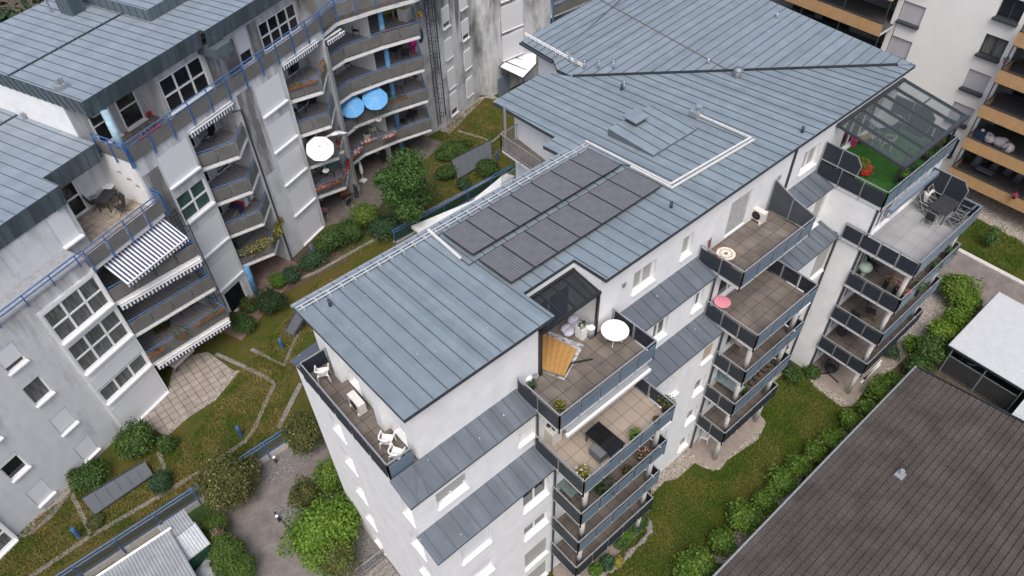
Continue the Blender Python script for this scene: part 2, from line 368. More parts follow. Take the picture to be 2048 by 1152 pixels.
def win(par, F, O, r, n, w, h, cols=1, rows=1, depth=.2, fill='glass', shut=0, sill=True, sillh=.07, fr=None, shm=None, fw=.07, name='window', glz=None, sillp=.1):
    """window set at `depth` inside an opening whose lower left corner is O"""
    O, r, n = Vector(O), Vector(r), Vector(n); fr = fr or frame
    B = lambda mb, a0, b0, c0, a1, b1, c1: mb.obox(O+r*a0+Z3*b0-n*c0, r*(a1-a0), Z3*(b1-b0), n*-(c1-c0))
    f = MB(F); d = depth
    zs = [0]+[h*(k+1)/rows for k in range(rows)]; xs = [w*k/cols for k in range(cols+1)]
    B(f, 0, 0, d-.05, w, fw, d+.03); B(f, 0, h-fw, d-.05, w, h, d+.03)
    for i, x in enumerate(xs):
        a = x if i == 0 else (x-fw if i == cols else x-fw*.6); B(f, a, fw, d-.048, a+(fw if i in (0, cols) else fw*1.2), h-fw, d+.028)
    for z in zs[1:-1]: B(f, fw, z-fw*.5, d-.044, w-fw, z+fw*.5, d+.024)
    fo = f.build(name, fr, par)
    p = MB(F); p.face(*[O+r*a+Z3*b-n*(d+.01) for a, b in ((.01, .01), (w-.01, .01), (w-.01, h-.01), (.01, h-.01))])
    p.build('pane', {'glass': glass, 'blind': blindG, 'curtain': curt, 'white': blind}.get(fill, glass) if glz is None else glz, fo)
    if shut:
        s_ = MB(F); B(s_, .02, h*(1-shut), d-.11, w-.02, h-.01, d-.07); s_.build('shutter', shm or blind, fo)
    if sill:
        s_ = MB(F); B(s_, -.04, -sillh, -sillp, w+.04, .012, d-.06); s_.build('sill', fr, fo)
    return fo

# ================================================================ GROUND
def sheet(name, poly, z, m, F=None, kind='structure', thick=0):
    b = MB(F)
    if thick: b.prism(poly, z-thick, z)
    else: b.face(*[(x, y, z) for x, y in poly])
    return struct(b.build(name, m), kind)
def pp(pts, z): return [p2(x, y, z) for x, y in pts]
sheet('ground', [(-260, -260), (300, -260), (300, 300), (-260, 300)], -.03, soil)
LAWN = [(5.3, 4.6), (34.5, 4.6), (34.5, 11.25), (5.3, 11.25)]
sheet('lawn', LAWN, .0, lawnM)
sheet('driveway', [(-14, 8), (3.0, 14), (5.15, 15.5), (5.15, 20.8), (14, 20.9), (14, 27.4), (-14, 27.4)], -.012, pave)
sheet('gravel_bed', pp([(1303, 990), (1330, 962), (1353, 959), (1389, 926), (1411, 937), (1439, 941), (1455, 920), (1489, 898), (1517, 879), (1533, 845), (1522, 832), (1500, 800), (1400, 850), (1300, 950)], 0), .006, grav)
sheet('gravel_strip', pp([(1540, 770), (1572, 742), (1590, 700), (1560, 690), (1520, 745)], 0), .006, grav)
sheet('gravel_path', pp([(1616, 757), (1630, 775), (1658, 796), (1683, 813), (1708, 812), (1722, 790), (1790, 735), (1838, 690), (1875, 660), (1905, 600), (1860, 585), (1790, 650), (1690, 770)], 0), .006, grav)
sheet('gravel_border', pp([(1689, 858), (1640, 868), (1628, 901), (1594, 938), (1545, 990), (1500, 1030), (1450, 1085), (1405, 1125), (1470, 1130), (1560, 1030), (1611, 945), (1650, 898), (1700, 870)], 0), .006, grav)
sheet('soil_bed', pp([(1700, 850), (1790, 770), (1900, 640), (2010, 640), (1900, 760), (1700, 940)], 0), .003, soil)
sheet('chippings_bed', pp([(545, 1022), (640, 1160), (800, 1190), (760, 1100), (700, 1010), (640, 960)], 0), .002, gravG)
sheet('chippings_strip', pp([(488, 925), (545, 975), (640, 905), (720, 820), (640, 830)], 0), .001, gravG)
sheet('ivy_strip', pp([(100, 1160), (395, 985), (450, 975), (440, 1000), (420, 1040), (300, 1060), (180, 1170)], 0), .003, mat('ground_ivy', (.018, .04, .010), .9, col2=(.05, .10, .02), scale=14, bump=1, bscale=16))
sheet('road', [(42.5, -30), (49.9, -30), (49.9, 26), (42.5, 26)], .0, pave)
strip0 = [(1.86, 24.06), (2.17, 21.43), (2.13, 19.01), (2.0, 15)]
k = MB()
for (xa, ya), (xb, yb) in zip(strip0, strip0[1:]): k.bar((xa, ya, .03), (xb, yb, .03), .08, .10)
struct(k.build('kerb', anth))
k = MB(); k.box(49.9, -30, -.02, 50.25, 26, .09); struct(k.build('kerb', concr))
sheet('front_lawn', [(50.25, -40), (57.5, -40), (57.5, 30), (50.25, 30)], .05, lawnM)
sheet('foundation_gravel', [(54.2, -12), (58.9, -12), (58.9, 24), (54.6, 24), (54.4, 9), (54.0, 5)], .058, grav)
# podium garden of the grey building
GZ = .4
GARD = [(-60, 27.45), (62, 27.45), (90, 90), (-60, 90)]
sheet('garden', GARD, GZ, gardM, thick=.35)
def strip(name, px, w, m, z=GZ+.012, h=.03):
    pts = [Vector((*p2(x, y, GZ), 0)) for x, y in px]; b = MB(); L = []; Rr = []
    for i, p in enumerate(pts):
        d = (pts[min(i+1, len(pts)-1)]-pts[max(i-1, 0)]).normalized(); q = Vector((-d.y, d.x, 0))*w/2
        L.append(p+q); Rr.append(p-q)
    for i in range(len(pts)-1):
        b.prism([(L[i].x, L[i].y), (Rr[i].x, Rr[i].y), (Rr[i+1].x, Rr[i+1].y), (L[i+1].x, L[i+1].y)], GZ-.02, z+h)
    return struct(b.build(name, m))
strip('path_edging', [(60, 1155), (184, 1071), (314, 996), (432, 924), (491, 882), (510, 857), (526, 818), (549, 769), (541, 760), (487, 733), (432, 708)], .26, stone)
strip('path_edging', [(184, 1071), (161, 1022), (143, 988)], .24, stone)
strip('path_edging', [(0, 1087), (63, 1066), (100, 1035), (139, 988)], .24, stone)
strip('path_edging', [(602, 767), (557, 856)], .30, stone)
strip('path_edging', [(606, 645), (568, 731), (503, 699)], .26, stone)
strip('path_edging', [(600, 558), (632, 545), (739, 485), (900, 399), (990, 352)], .26, stone)
strip('path_edging', [(915, 262), (960, 275), (985, 284), (1010, 262)], .26, stone)
strip('path_edging', [(318, 905), (330, 940)], .24, stone)
sheet('patio', pp([(275, 841), (337, 774), (352, 716), (416, 704), (468, 742), (420, 798), (372, 829), (326, 869)], GZ), GZ+.018, slabs)
sheet('pebble_edge', pp([(468, 742), (480, 741), (432, 800), (380, 833), (334, 873), (326, 869), (372, 829), (420, 798)], GZ), GZ+.016, grav)
sheet('pebble_strip', pp([(0, 1087), (63, 1066), (139, 988), (150, 960), (60, 1040), (-10, 1060)], GZ), GZ+.014, grav)
sheet('patio_paving', [(-1, 0)] and [tuple((LB @ Vector((u, v, 0)))[:2]) for u, v in [(18.9, 33.7), (18.9, 31.8), (22.5, 32.2), (26.5, 32.4), (26.5, 36.2), (19, 36.2)]], GZ+.012, mat('red_brown_paving', (.19, .13, .105), .9, var=.25, scale=2))
sheet('rear_patio', [tuple((LB @ Vector((u, v, 0)))[:2]) for u, v in [(30.7, 33.9), (33.2, 31.4), (36, 31.6), (39, 31.6), (44.2, 31.4), (44.2, 37), (30.7, 37)]], GZ+.012, mat('brown_patio', (.13, .11, .098), .9, var=.2, scale=2))
sheet('pebble_bed', pp([(880, 262), (958, 195), (985, 190), (1002, 200), (970, 196), (900, 268)], GZ), GZ+.014, grav)
sheet('planting_soil', pp([(500, 640), (560, 590), (700, 520), (640, 470), (560, 540), (470, 600)], GZ), GZ+.008, soil)
sheet('shrub_bed_soil', pp([(600, 560), (640, 470), (760, 400), (900, 300), (880, 400), (740, 480), (630, 545)], GZ), GZ+.006, mat('leaf_litter', (.03, .045, .014), .95, col2=(.07, .075, .03), scale=8, bump=.8, bscale=20))

# ================================================================ WHITE BUILDING
A = thing('apartment_building', 'white rendered apartment building with grey zinc roof and slate blue balcony panels in the middle', 'building', (20, 16, 0), world=True)
X0 = 5.15; X3 = 32.35; XE = 39.6
FA = [2.75, 5.5, 8.28, 11.05, 13.8]
FX = dict(r=(1, 0, 0), n=(0, -1, 0)); FE = dict(r=(0, -1, 0), n=(-1, 0, 0))
DH = 2.15
def holes_windows(O, r, n, specs, W_, H, par=A, F=ID, m=white, depth=.2, name='wall', z0=0):
    """specs: (a, zsill, w, h, kwargs)"""
    mb = MB(F); hs = [(s[0], s[1]-z0, s[0]+s[2], s[1]+s[3]-z0, s[4].get('depth', depth) if len(s) > 4 else depth) for s in specs]
    wall(mb, O, r, n, W_, H, [h for h in hs], depth); mb.build(name, m, par)
    for s in specs:
        kw = dict(s[4]) if len(s) > 4 else {}
        if kw.pop('none', 0): continue
        O2 = Vector(O)+Vector(r)*s[0]+Z3*(s[1]-z0)
        kw.setdefault('depth', depth); win(par, F, O2, r, n, s[2], s[3], **kw)
# lowest facade
spec = []
for i, zz in enumerate((8.88, 6.11, 3.34, .57)):
    spec.append((1.0, zz, 1.5, 1.37, dict(cols=2, fill='blind' if i != 1 else 'white', shut=1 if i == 0 else .5)))
for i, (zz, hh) in enumerate(((8.9, 1.5), (6.2, 1.35))): spec.append((4.33, zz, 1.45, hh, dict(cols=2, shut=.15 if i == 0 else .35)))
spec += [(4.33, 2.9, 1.45, 1.75, dict(fill='blind', shut=1, shm=blindG)), (4.33, .25, 1.45, 1.75, dict(fill='blind', shut=1, shm=blindG))]
for x in (16.1,):
    for i, zz in enumerate((9.0, 6.25, 3.5, .7)): spec.append((x, zz, .85, 1.25, dict(fill='blind' if i == 0 else 'glass', shut=.0 if i else 1, shm=mat('tan_blind', (.42, .35, .25), .8) if i == 0 else blind)))
spec += [(13.05, 8.3, 1.4, 2.3, dict(fill='white', shut=1, shm=mat('white_blind', (.72, .72, .70), .8), sillp=.14)), (25.6, 8.3, 1.5, 2.3, dict(fill='blind', shut=1, shm=blindG))]
spec += [(25.6, z_, 1.5, 2.1, dict(fill='glass')) for z_ in (5.55, 2.8, .1)] + [(13.05, z_, 1.4, 2.0, dict(fill='glass')) for z_ in (5.7, 2.9)]
# doors behind the tower balconies
for xa, xb in ((6.3, 11.2), (17.6, 21.6)):
    for f in FA[:3]: spec += [(xa+.5, f+.02, 1.8, DH, dict(cols=2, sill=False)), (xa+2.9, f+.02, .95, DH, dict(sill=False, shut=.4))]
    spec.append((xa+.5, .02, 1.8, DH, dict(cols=2, sill=False)))
holes_windows((X0, 11.3, 0), FX['r'], FX['n'], spec, X3-X0, 10.86)
# middle facade
spec = [(1.0, 11.95, 1.45, 1.15, dict(cols=2, fill='blind', shut=.55, shm=blindG)), (5.15, 11.95, .9, 1.4, dict(fill='blind', shut=1, shm=mat('white_blind', (.72, .72, .70), .8))),
        (13.25, 11.9, 1.0, 1.35, dict(cols=2)), (16.05, 11.95, .75, 1.25, dict(cols=2)), (25.85, 11.2, .95, 2.1, dict(fill='blind', shut=1, shm=blindG, sillp=.14))]
for xa in (6.3, 17.6): spec += [(xa+.5, FA[3]+.06, 2.2, DH, dict(cols=2, sill=False)), (xa+3.2, FA[3]+.06, .95, DH, dict(sill=False))]
holes_windows((X0, 12.45, 10.8), FX['r'], FX['n'], spec, X3-X0, 2.86, z0=10.8)
# top facade, with the loggia opening
x2 = 6.38
spec = [(17.97-x2, 14.65, 1.45, 1.35, dict(cols=2, fill='blind')), (21.2-x2, 14.65, .75, 1.35, dict(fill='blind')), (24.6-x2, 13.9, 1.6, 2.2, dict(fill='blind', shut=1, shm=mat('grey_screen', (.40, .40, .385), .8), sill=False)),
        (30.5-x2, 14.6, 1.45, 1.4, dict(cols=2, fill='blind')), (34.3-x2, 13.86, 3.6, 2.2, dict(cols=3, sill=False))]
holes_windows((x2, 13.6, 13.7), FX['r'], FX['n'], [], 12.42-x2, 3.5, z0=13.7)
xo = 15.85-x2
holes_windows((15.85, 13.6, 13.7), FX['r'], FX['n'], [(s[0]-xo,)+s[1:] for s in spec], XE-15.85, 3.5, z0=13.7)
b = MB()
for x in (12.42, 15.85): b = MB(); b.face((x, 13.6, 13.7), (x, 15.162, 13.7), (x, 15.162, 17.05), (x, 13.6, 17.2)); b.build('loggia_wall', white, A)
b = MB(); b.face((12.42, 15.162, 13.8), (15.85, 15.162, 13.8), (15.85, 15.162, 17.05), (12.42, 15.162, 17.05)); b.build('loggia_wall', white, A)
win(A, ID, (13.15, 15.13, 13.86), (1, 0, 0), (0, -1, 0), 2.5, 2.1, cols=2, depth=.02, sill=False, name='loggia_door')
# end wall (faces the driveway)
spec = [(20.9-18.65, z_, 1.0, 1.35, dict(depth=.3, fr=whiteP, sillp=.05, sillh=.05)) for z_ in (8.75, 5.98, 3.2, .45)] + [(20.9-13.45, z_, 1.0, 1.35, dict(depth=.3, cols=2, sillp=.05, sillh=.05)) for z_ in (8.75, 5.98, 3.2, .45)]
holes_windows((X0, 20.9, 0), FE['r'], FE['n'], spec, 20.9-11.3, 10.86, depth=.3)
spec = [(20.9-18.65, 11.5, 1.0, 1.35, dict(depth=.3, sillp=.05, sillh=.05)), (20.9-13.45, 11.5, .8, 1.35, dict(depth=.3, cols=2, sillp=.05, sillh=.05))]
holes_windows((X0, 20.9, 10.86), FE['r'], FE['n'], spec, 20.9-12.45, 2.8, depth=.3, z0=10.86)
b = MB(); b.face((X0, 11.3, 10.86), (X0, 12.45, 10.86), (X0, 12.45, 11.2))
b.build('wall', white, A)
# top-floor end wall behind the narrow terrace
spec = [(21.0-18.55, 13.85, 1.0, 2.15, dict(depth=.25, sill=False)), (21-15.35, 13.85, 1.0, 2.15, dict(depth=.25, sill=False))]
mb = MB(); hs = [(s[0], s[1]-13.7, s[0]+s[2], s[1]+s[3]-13.7, .25) for s in spec]
wall(mb, (6.38, 21.0, 13.7), FE['r'], FE['n'], 7.4, 2.8, hs, .25); mb.face((6.38, 21, 16.5), (6.38, 13.6, 16.5), (6.38, 13.6, rz(0, 13.6)-.02), (6.38, 21, rz(0, 21)-.02))
mb.build('wall', white, A)
for s in spec: win(A, ID, Vector((6.38, 21.0, 13.7))+Vector((0, -1, 0))*s[0]+Z3*(s[1]-13.7), FE['r'], FE['n'], s[2], s[3], depth=.25, sill=False, fill='white', shut=.7)
# projecting pilasters on that wall
for y0 in (18.75, 15.6): b = MB(); b.box(6.12, y0, 13.8, 6.378, y0+.5, 16.6); b.build('pilaster', white, A)
# rear walls, end block
b = MB(); b.face((X0, 20.9, 0), (22, 20.9, 0), (22, 20.9, 13.7), (X0, 20.9, 13.7)); b.face((6.38, 21.0, 13.7), (22, 21.0, 13.7), (22, 21, 16.4), (6.38, 21, 16.4)); b.build('rear_wall', white, A)
spec = []
for f in FA[:4]: spec += [(.9, f+.04, 2.0, DH, dict(cols=2, sill=False, shut=.3)), (3.6, f+.04, 1.8, DH, dict(cols=2, sill=False, fill='white'))]
spec += [(.9, .05, 2.0, DH, dict(cols=2, sill=False))]
holes_windows((X3, 9.95, 0), FX['r'], FX['n'], spec, XE-X3, 13.75)
b = MB(); b.face((X3, 11.3, 0), (X3, 9.95, 0), (X3, 9.95, 13.75), (X3, 11.3, 13.75)); b.face((X3, 13.6, 11.0), (X3, 11.3, 11.0), (X3, 11.3, 13.75), (X3, 13.6, 13.75))
b.face((XE, 9.95, 0), (XE, 27, 0), (XE, 27, 13.75), (XE, 9.95, 13.75)); b.face((XE, 13.6, 13.75), (XE, 27, 13.75), (XE, 27, 16.2), (XE, 13.6, 17.3)); b.build('side_wall', white, A)
# rear wing
wl = [(22.9, 21.0), (22.6, 22.3), (23.0, 27.2), (26.2, 27.6), (27.2, 27), (28.5, 31.2), (34, 31.5), (40, 27)]
b = MB()
for (xa, ya), (xb, yb) in zip(wl, wl[1:]): b.face((xa, ya, 0), (xb, yb, 0), (xb, yb, 15.5), (xa, ya, 15.5))
b.build('wing_wall', white, A)

# ---- main roof
HIP0 = rp(1145, 153); HIP1 = rp(1830, 129)
E1, E2 = rp(985, 203), rp(1085, 145); N1, N2, N3 = rp(1110, 274), rp(1086, 291), rp(1119, 308)
FAR = 21.32
ROOF = [(5.98, 13.3), (13.0, 13.3), (13.0, 15.12), (15.82, 15.12), (15.82, 13.3), (HIP1.x, 13.3), (HIP0.x, HIP0.y), (E2.x, E2.y), (E1.x, E1.y), (N1.x, N1.y), (N2.x, N2.y), (N3.x, FAR), (5.98, FAR)]
def seams(mb, poly, ang, pitch, zf, off=.3, hh=.035, w=.028):
    c, s = math.cos(ang), math.sin(ang); q = [(x*c+y*s, -x*s+y*c) for x, y in poly]
    t0 = min(p[1] for p in q); t1 = max(p[1] for p in q); t = t0+pitch*off; n = len(q)
    while t < t1-.05:
        xs = []
        for i in range(n):
            a, b_ = q[i], q[(i+1) % n]
            if (a[1] <= t) != (b_[1] <= t): xs.append(a[0]+(t-a[1])/(b_[1]-a[1])*(b_[0]-a[0]))
        xs.sort()
        for a, b_ in zip(xs[::2], xs[1::2]):
            if b_-a < .1: continue
            P = [Vector((x*c-t*s, x*s+t*c, 0)) for x in (a+.02, b_-.02)]
            for p in P: p.z = zf(p.x, p.y)+hh/2
            mb.bar(P[0], P[1], w, hh)
        t += pitch
def roof(name, poly, zf, mtop, ang, pitch, par, thick=.2, off=.3, F=None, side=None, **kw):
    b = MB(F); b.prism(poly, lambda x, y: zf(x, y)-thick, zf, 0, 1); b.cm = 2; seams(b, poly, ang, pitch, zf, off, **kw)
    return b.build(name, [mtop, side or fasc, seamM], par)
mainroof = roof('roof', ROOF, rz, zincA, RAD(90), .62, A)
# second roof plane over the rear wing
S_ = Vector((math.cos(RAD(3.1)), math.sin(RAD(3.1)), .044)); nrm = (HIP1-HIP0).cross(S_); nrm /= nrm.z
def rz2(x, y): return HIP0.z-(nrm.x*(x-HIP0.x)+nrm.y*(y-HIP0.y))+.004
def rp2(px, py):
    d = ray(px, py); k_ = ((HIP0-CAM).dot(nrm))/d.dot(nrm); return CAM+d*k_
q = [rp2(1043, 82), rp2(1107, 120), rp2(1113, 138)]
a1, a2 = rp2(1050, 75), rp2(1181, 0); far_ = a1+(a2-a1)*2.6; b1, b2 = rp2(1830, 130), rp2(1536, 0); farb = b1+(b2-b1)*1.9
ROOF2 = [(p.x, p.y) for p in (HIP0, HIP1, farb, far_, q[0], q[1], q[2])]
roof('roof', ROOF2, rz2, zinc('zinc_wing_sheet', (.232, .272, .300), .62, 1), RAD(3.1), .62, A)
b = MB(); b.bar(HIP0+Z3*.03, HIP1+Z3*.03+(HIP0-HIP1).normalized()*.9, .16, .1); b.build('valley_gutter', blackm, mainroof)
b = MB()
s0, s1 = rp2(1050, 72), rp2(1168, 137)
for k_ in (.10, .22): b.tube([s0+Z3*k_, s1+Z3*k_], .035)
for i in range(14): b.cyl(s0.lerp(s1, (i+.5)/14), .03, .24, 6)
b.build('snow_guard', whiteP, mainroof)
b = MB(); g0, g1 = q[0]+Vector((-.12, 0, -.12)), q[1]+Vector((-.12, 0, -.12)); b.tube([g0, g1], .09, 8); b.build('gutter', anth, mainroof)
# cable ducts, snow guards along the eave
b = MB(); ez = rz(0, 20.95)+.13
for k_ in (0, .2): b.tube([(6.0, 20.95-k_, ez+k_*.1), (22.3, 20.95-k_, ez+k_*.1)], .026)
for i in range(27): b.box(6.2+i*.61, 20.70, ez-.12, 6.26+i*.61, 20.98, ez-.02)
b.build('snow_guard', mat('galvanised_light', (.50, .51, .52), .5, .2, var=.05), mainroof)
b = MB(); b.tube([(5.95, 21.36, rz(0, 21.36)-.06), (22.3, 21.36, rz(0, 21.36)-.06)], .085, 8); b.build('gutter', galv, mainroof)
ductM = mat('aged_white_duct', (.60, .60, .575), .5, var=.05)
def duct(px, w, name='cable_duct', lift=.13, m=ductM):
    b = MB(); pts = [rp(x, y)+Z3*lift for x, y in px]
    for p, q_ in zip(pts, pts[1:]): d = (q_-p).normalized(); b.bar(p-d*w*.5, q_+d*w*.5, w, .1)
    return b.build(name, m, mainroof)
duct([(858, 465), (920, 520)], .12)
duct([(1172, 287), (1340, 373), (1500, 280), (1395, 233)], .085)
duct([(1262, 338), (1343, 380), (1506, 284)], .075)
def snowcable(pts, r=.022):
    b = MB(); b.tube([rp(x, y)+Z3*h for x, y, h in pts], r, 5); b.build('cable', blackm, mainroof)
snowcable([(866, 468, .1), (875, 475, .05), (886, 468, .15)]); snowcable([(920, 520, .12), (938, 532, .04), (958, 522, .14)])
snowcable([(1228, 332, .2), (1245, 331, .05), (1264, 337, .12)])
for px, py, h, r_, cap in [(661, 612, .35, .07, 0), (1342, 415, .32, .07, 0), (1604, 265, .32, .08, 0), (1243, 180, .35, .075, 0), (1247, 178, .42, .075, 1), (1474, 154, .42, .16, 2), (1553, 36, .35, .07, 9), (1416, 128, .35, .07, 9),
                          (1135, 115, .35, .06, 9), (1138, 123, .40, .07, 1), (1151, 132, .42, .07, 1), (1168, 137, .45, .08, 1), (1197, 137, .45, .07, 1), (1226, 137, .45, .07, 1)]:
    p = rp2(px, py) if cap == 9 or (px < 1230 and py < 140 and px > 1100) else rp(px, py); b = MB(); b.cyl(p-Z3*.05, r_, h+.05, 12)
    if cap in (1, 2): b.cyl(p+Z3*h, r_*1.5 if cap == 1 else .27, .07, 14); b.cyl(p+Z3*(h+.07), r_*1.5 if cap == 1 else .27, .015, 14, .02)
    b.build('vent_pipe', anth if cap == 0 else galv, mainroof, True)
# roof hatch: a raised tray with a box on its upper end
c = [rp(1219, 267), rp(1306, 222), rp(1392, 262), rp(1300, 318)]
x0, x1, y0, y1 = (c[0].x+c[3].x)/2, (c[1].x+c[2].x)/2, (c[2].y+c[3].y)/2, (c[0].y+c[1].y)/2
hz = lambda x, y: rz(x, y1)+.12 + (y1-y)*.02*0 + .28 if y > (y0+y1)/2 else rz(x, y0)+.42
b = MB(); hp = [(x0, y0), (x1, y0), (x1, y1), (x0, y1)]
zt = lambda x, y: rz(x, y0)+.12+(y-y0)*.005
b.prism(hp, lambda x, y: rz(x, y)-.02, zt, 0, 1); b.cm = 2; seams(b, hp, RAD(90), .62, zt)
hatch = b.build('roof_hatch', [zincA, zincD, seamM], mainroof)
hb = Vector(((x0+x1)/2-.15, y1-.45, zt(0, y1-.45))); b = MB(); b.box(hb.x-.36, hb.y-.36, hb.z-.1, hb.x+.36, hb.y+.36, hb.z+.24); b.cm = 1; b.box(hb.x-.47, hb.y-.47, hb.z+.24, hb.x+.47, hb.y+.47, hb.z+.31); b.build('hatch_vent', [anth, zincA], hatch)
p = rp(1395, 232); b = MB(); b.box(p.x-.3, p.y-.15, p.z, p.x+.25, p.y+.35, p.z+.3); b.cyl(p+Z3*.3, .08, .25, 10); b.cyl(p+Z3*.55, .17, .05, 12); b.cyl(p+Vector((.35, .3, 0)), .07, .4, 10); b.build('duct_box', galv, mainroof)
# zinc steps under the set-back storeys
Z1 = lambda x, y: 13.65+.35*(y-12.35)/1.27
Z2 = lambda x, y: 10.88+.32*(y-11.16)/1.29
for xa, xb in ((5.0, 11.25), (16.75, 22.6), (28.15, X3-.0)):
    roof('zinc_step', [(xa, 12.33), (xb, 12.33), (xb, 13.598), (xa, 13.598)], Z1, zincD, RAD(90), .63, A, .1)
b = MB(); z_ = Z1(0, 12.33)
for k_ in (.25, .75): b.bar((6.15, 13.58, Z1(0, 13.58)+.02), (5.02+k_*1.1, 12.36, Z1(0, 12.36)+.02), .03, .035)
b.build('hip_seam', seamM, A)
for xa, xb in ((5.0, 11.15), (16.65, 22.4), (27.2, X3+.0)):
    roof('zinc_step', [(xa, 11.14), (xb, 11.14), (xb, 12.448), (xa, 12.448)], Z2, zincD, RAD(90), .63, A, .1)
b = MB(); b.bar(rp2(1200, 0)+Z3*.02, rp2(1470, 149)+Z3*.02, .07, .03); b.build('expansion_joint', mat('brown_joint', (.12, .10, .085)), mainroof)
zf = pp([(577, 720), (647, 678), (668, 703), (606, 740)], 13.75)
roof('zinc_step', [zf[0], zf[3], (6.3, 20.1), (6.6, 21.6)], lambda x, y: 13.78-.12*(y-20.2), zincD, RAD(0), .7, A, .1)
# downpipes
def pipe(pts, r=.055, m=anth, par=A, F=None): b = MB(F); b.tube(pts, r, 8); return b.build('downpipe', m, par)
for x in (11.22, 22.45): pipe([(x, 11.2, 0), (x, 11.2, 10.8)]); pipe([(x, 12.32, 11.2), (x, 12.32, 13.6)])
pipe([(X3-.1, 11.2, 0), (X3-.1, 11.2, 10.8)]); pipe([(X3+.12, 9.86, 0), (X3+.12, 9.86, 13.7)]); pipe([(28.1, 12.36, 11.3), (28.1, 12.36, 13.6)])
b = MB(); b.box(29.3, 13.57, 14.3, 29.55, 13.6, 17.2); b.build('expansion_joint', anth, A)
for x, z in ((17.2, 15.7), (28.3, 15.5)):
    b = MB(); b.box(x, 13.52, z, x+.2, 13.6, z+.22); b.build('wall_lamp', galv, A)
for x, y in ((10.9, 9.8), (22.1, 9.8)):
    pass

# ---- balconies
def railing(par, pts, z, panels, F=None, h=1.0, bay=1.15, panel_h=.82):
    """pts: polyline of plan points; panels: material per segment (or None for plain bars)"""
    b = MB(F)
    for (xa, ya), (xb, yb), pm in zip(pts, pts[1:], panels):
        a, c = Vector((xa, ya, z)), Vector((xb, yb, z)); L = (c-a).length; n = max(1, round(L/bay)); d = (c-a)/n; un = (c-a).normalized(); nn = Vector((un.y, -un.x, 0))
        b.bar(a+Z3*h, c+Z3*h, .055, .05)
        for i in range(n+1): b.bar(a+d*i+Z3*-.25, a+d*i+Z3*h, .05)
        if pm is None:
            b.bar(a+Z3*.12, c+Z3*.12, .04); m_ = int(L/.13)
            for i in range(1, m_): q_ = a+(c-a)*i/m_; b.bar(q_+Z3*.12, q_+Z3*h, .018)
            continue
        for i in range(n):
            p = MB(F); o = a+d*i+un*.05+nn*.045; p.obox(o+Z3*(h-.12-panel_h), d-un*.1, nn*.018, Z3*panel_h); p.build('panel', pm, par)
    return b.build('railing', galv, par)
def deck(par, poly, z, floor, th=.2, F=None, name='balcony', floorpoly=None):
    b = MB(F); b.prism(poly, z-th, z-.02); o = b.build(name, soffit, par)
    f = MB(F); f.prism(floorpoly or poly, z-.02, z); f.build('floor_tiles', floor, o); return o
def towerA(xa, xb, yf, yb, yT, yTb, xT, floors, topfloor, dpt=.3):
    for i, z in enumerate(FA[:4]):
        yb_ = yb if i < 3 else yb+1.15
        o = deck(A, [(xa, yf), (xb, yf), (xb, yb_), (xa, yb_)], z, floors[i])
        fm = panF if i >= 1 else panS
        railing(o, [(xa, yb_-.1), (xa, yf), (xb, yf), (xb, yb_-.1)], z, [panS, fm, panS])
        zb = 0 if i == 0 else FA[i-1]
        for cx in (xa+.55, xb-.35):
            c_ = MB(); c_.cyl((cx, yf+.35, zb), .13, z-.2-zb, 14); c_.build('column', concr, o, True)
    return
towerA(11.15, 16.6, 9.5, 11.3, 0, 0, 0, [concT, concT, concT, concP], concT)
towerA(22.35, 27.15, 9.45, 11.3, 0, 0, 0, [concT]*4, concT)
towerA(32.2, 38.6, 6.88, 9.95, 0, 0, 0, [concT, concT, concT, greyT], concT)
def terraceA(xa, xb, yf, yb, floor, z=FA[4], floorpoly=None, right=True):
    o = deck(A, floorpoly or [(xa, yf), (xb, yf), (xb, yb), (xa, yb)], z, floor, .22, name='terrace')
    pts = [(xa, yb-.1), (xa, yf), (xb, yf)]+([(xb, yb-.1)] if right else [])
    railing(o, pts, z, [panS, panF]+([panS] if right else [])); return o
T1 = terraceA(11.25, 16.72, 11.1, 13.6, concT, floorpoly=[(11.25, 11.1), (16.72, 11.1), (16.72, 13.598), (15.84, 13.598), (15.84, 15.155), (12.43, 15.155), (12.43, 13.598), (11.25, 13.598)])
T2 = terraceA(22.6, 28.1, 11.1, 13.598, concT)
turf = mat('artificial_turf', (.018, .085, .010), .95, col2=(.032, .12, .016), scale=3, bump=.4, bscale=60)
T3 = terraceA(32.3, 39.3, 9.7, 13.598, turf)
# end terrace
o = deck(A, [(5.16, 13.62), (6.378, 13.62), (6.378, 20.1), (5.16, 20.1)], 13.8, concT, .1, name='terrace')
railing(o, [(6.3, 20.0), (5.12, 20.0), (5.12, 13.75)], 13.8, [panS, panS]); railing(o, [(5.12, 13.75), (6.2, 13.75)], 13.8, [panF])
# black framed glass canopy over the loggia
clear = glassy('canopy_glass', (.02, .023, .025), .62)
clearW = glassy('clear_canopy_glass', (.10, .12, .115), .27)
def canopy(par, xa, xb, yf, yb, zf, zb, n, gl, fm, posts, bw=.09, name='glass_canopy'):
    zc = lambda y: zf+(zb-zf)*(y-yf)/(yb-yf); b = MB()
    for i in range(n+1): x = xa+(xb-xa)*i/n; b.bar((x, yf, zc(yf)), (x, yb, zc(yb)), bw*.8, bw)
    b.bar((xa-.05, yf, zf), (xb+.05, yf, zf), bw*1.3, bw*1.5); b.bar((xa-.05, yb, zb), (xb+.05, yb, zb), bw*1.2, bw*1.3)
    for px_, py_, z0 in posts: b.bar((px_, py_, z0), (px_, py_, zc(py_)), .11)
    o = b.build(name, fm, par)
    g = MB(); g.obox((xa+.02, yf+.03, zf+.02), (xb-xa-.04, 0, 0), (0, yb-yf-.06, (zb-zf)), (0, 0, .012)); g.build('glass_roof', gl, o); return o
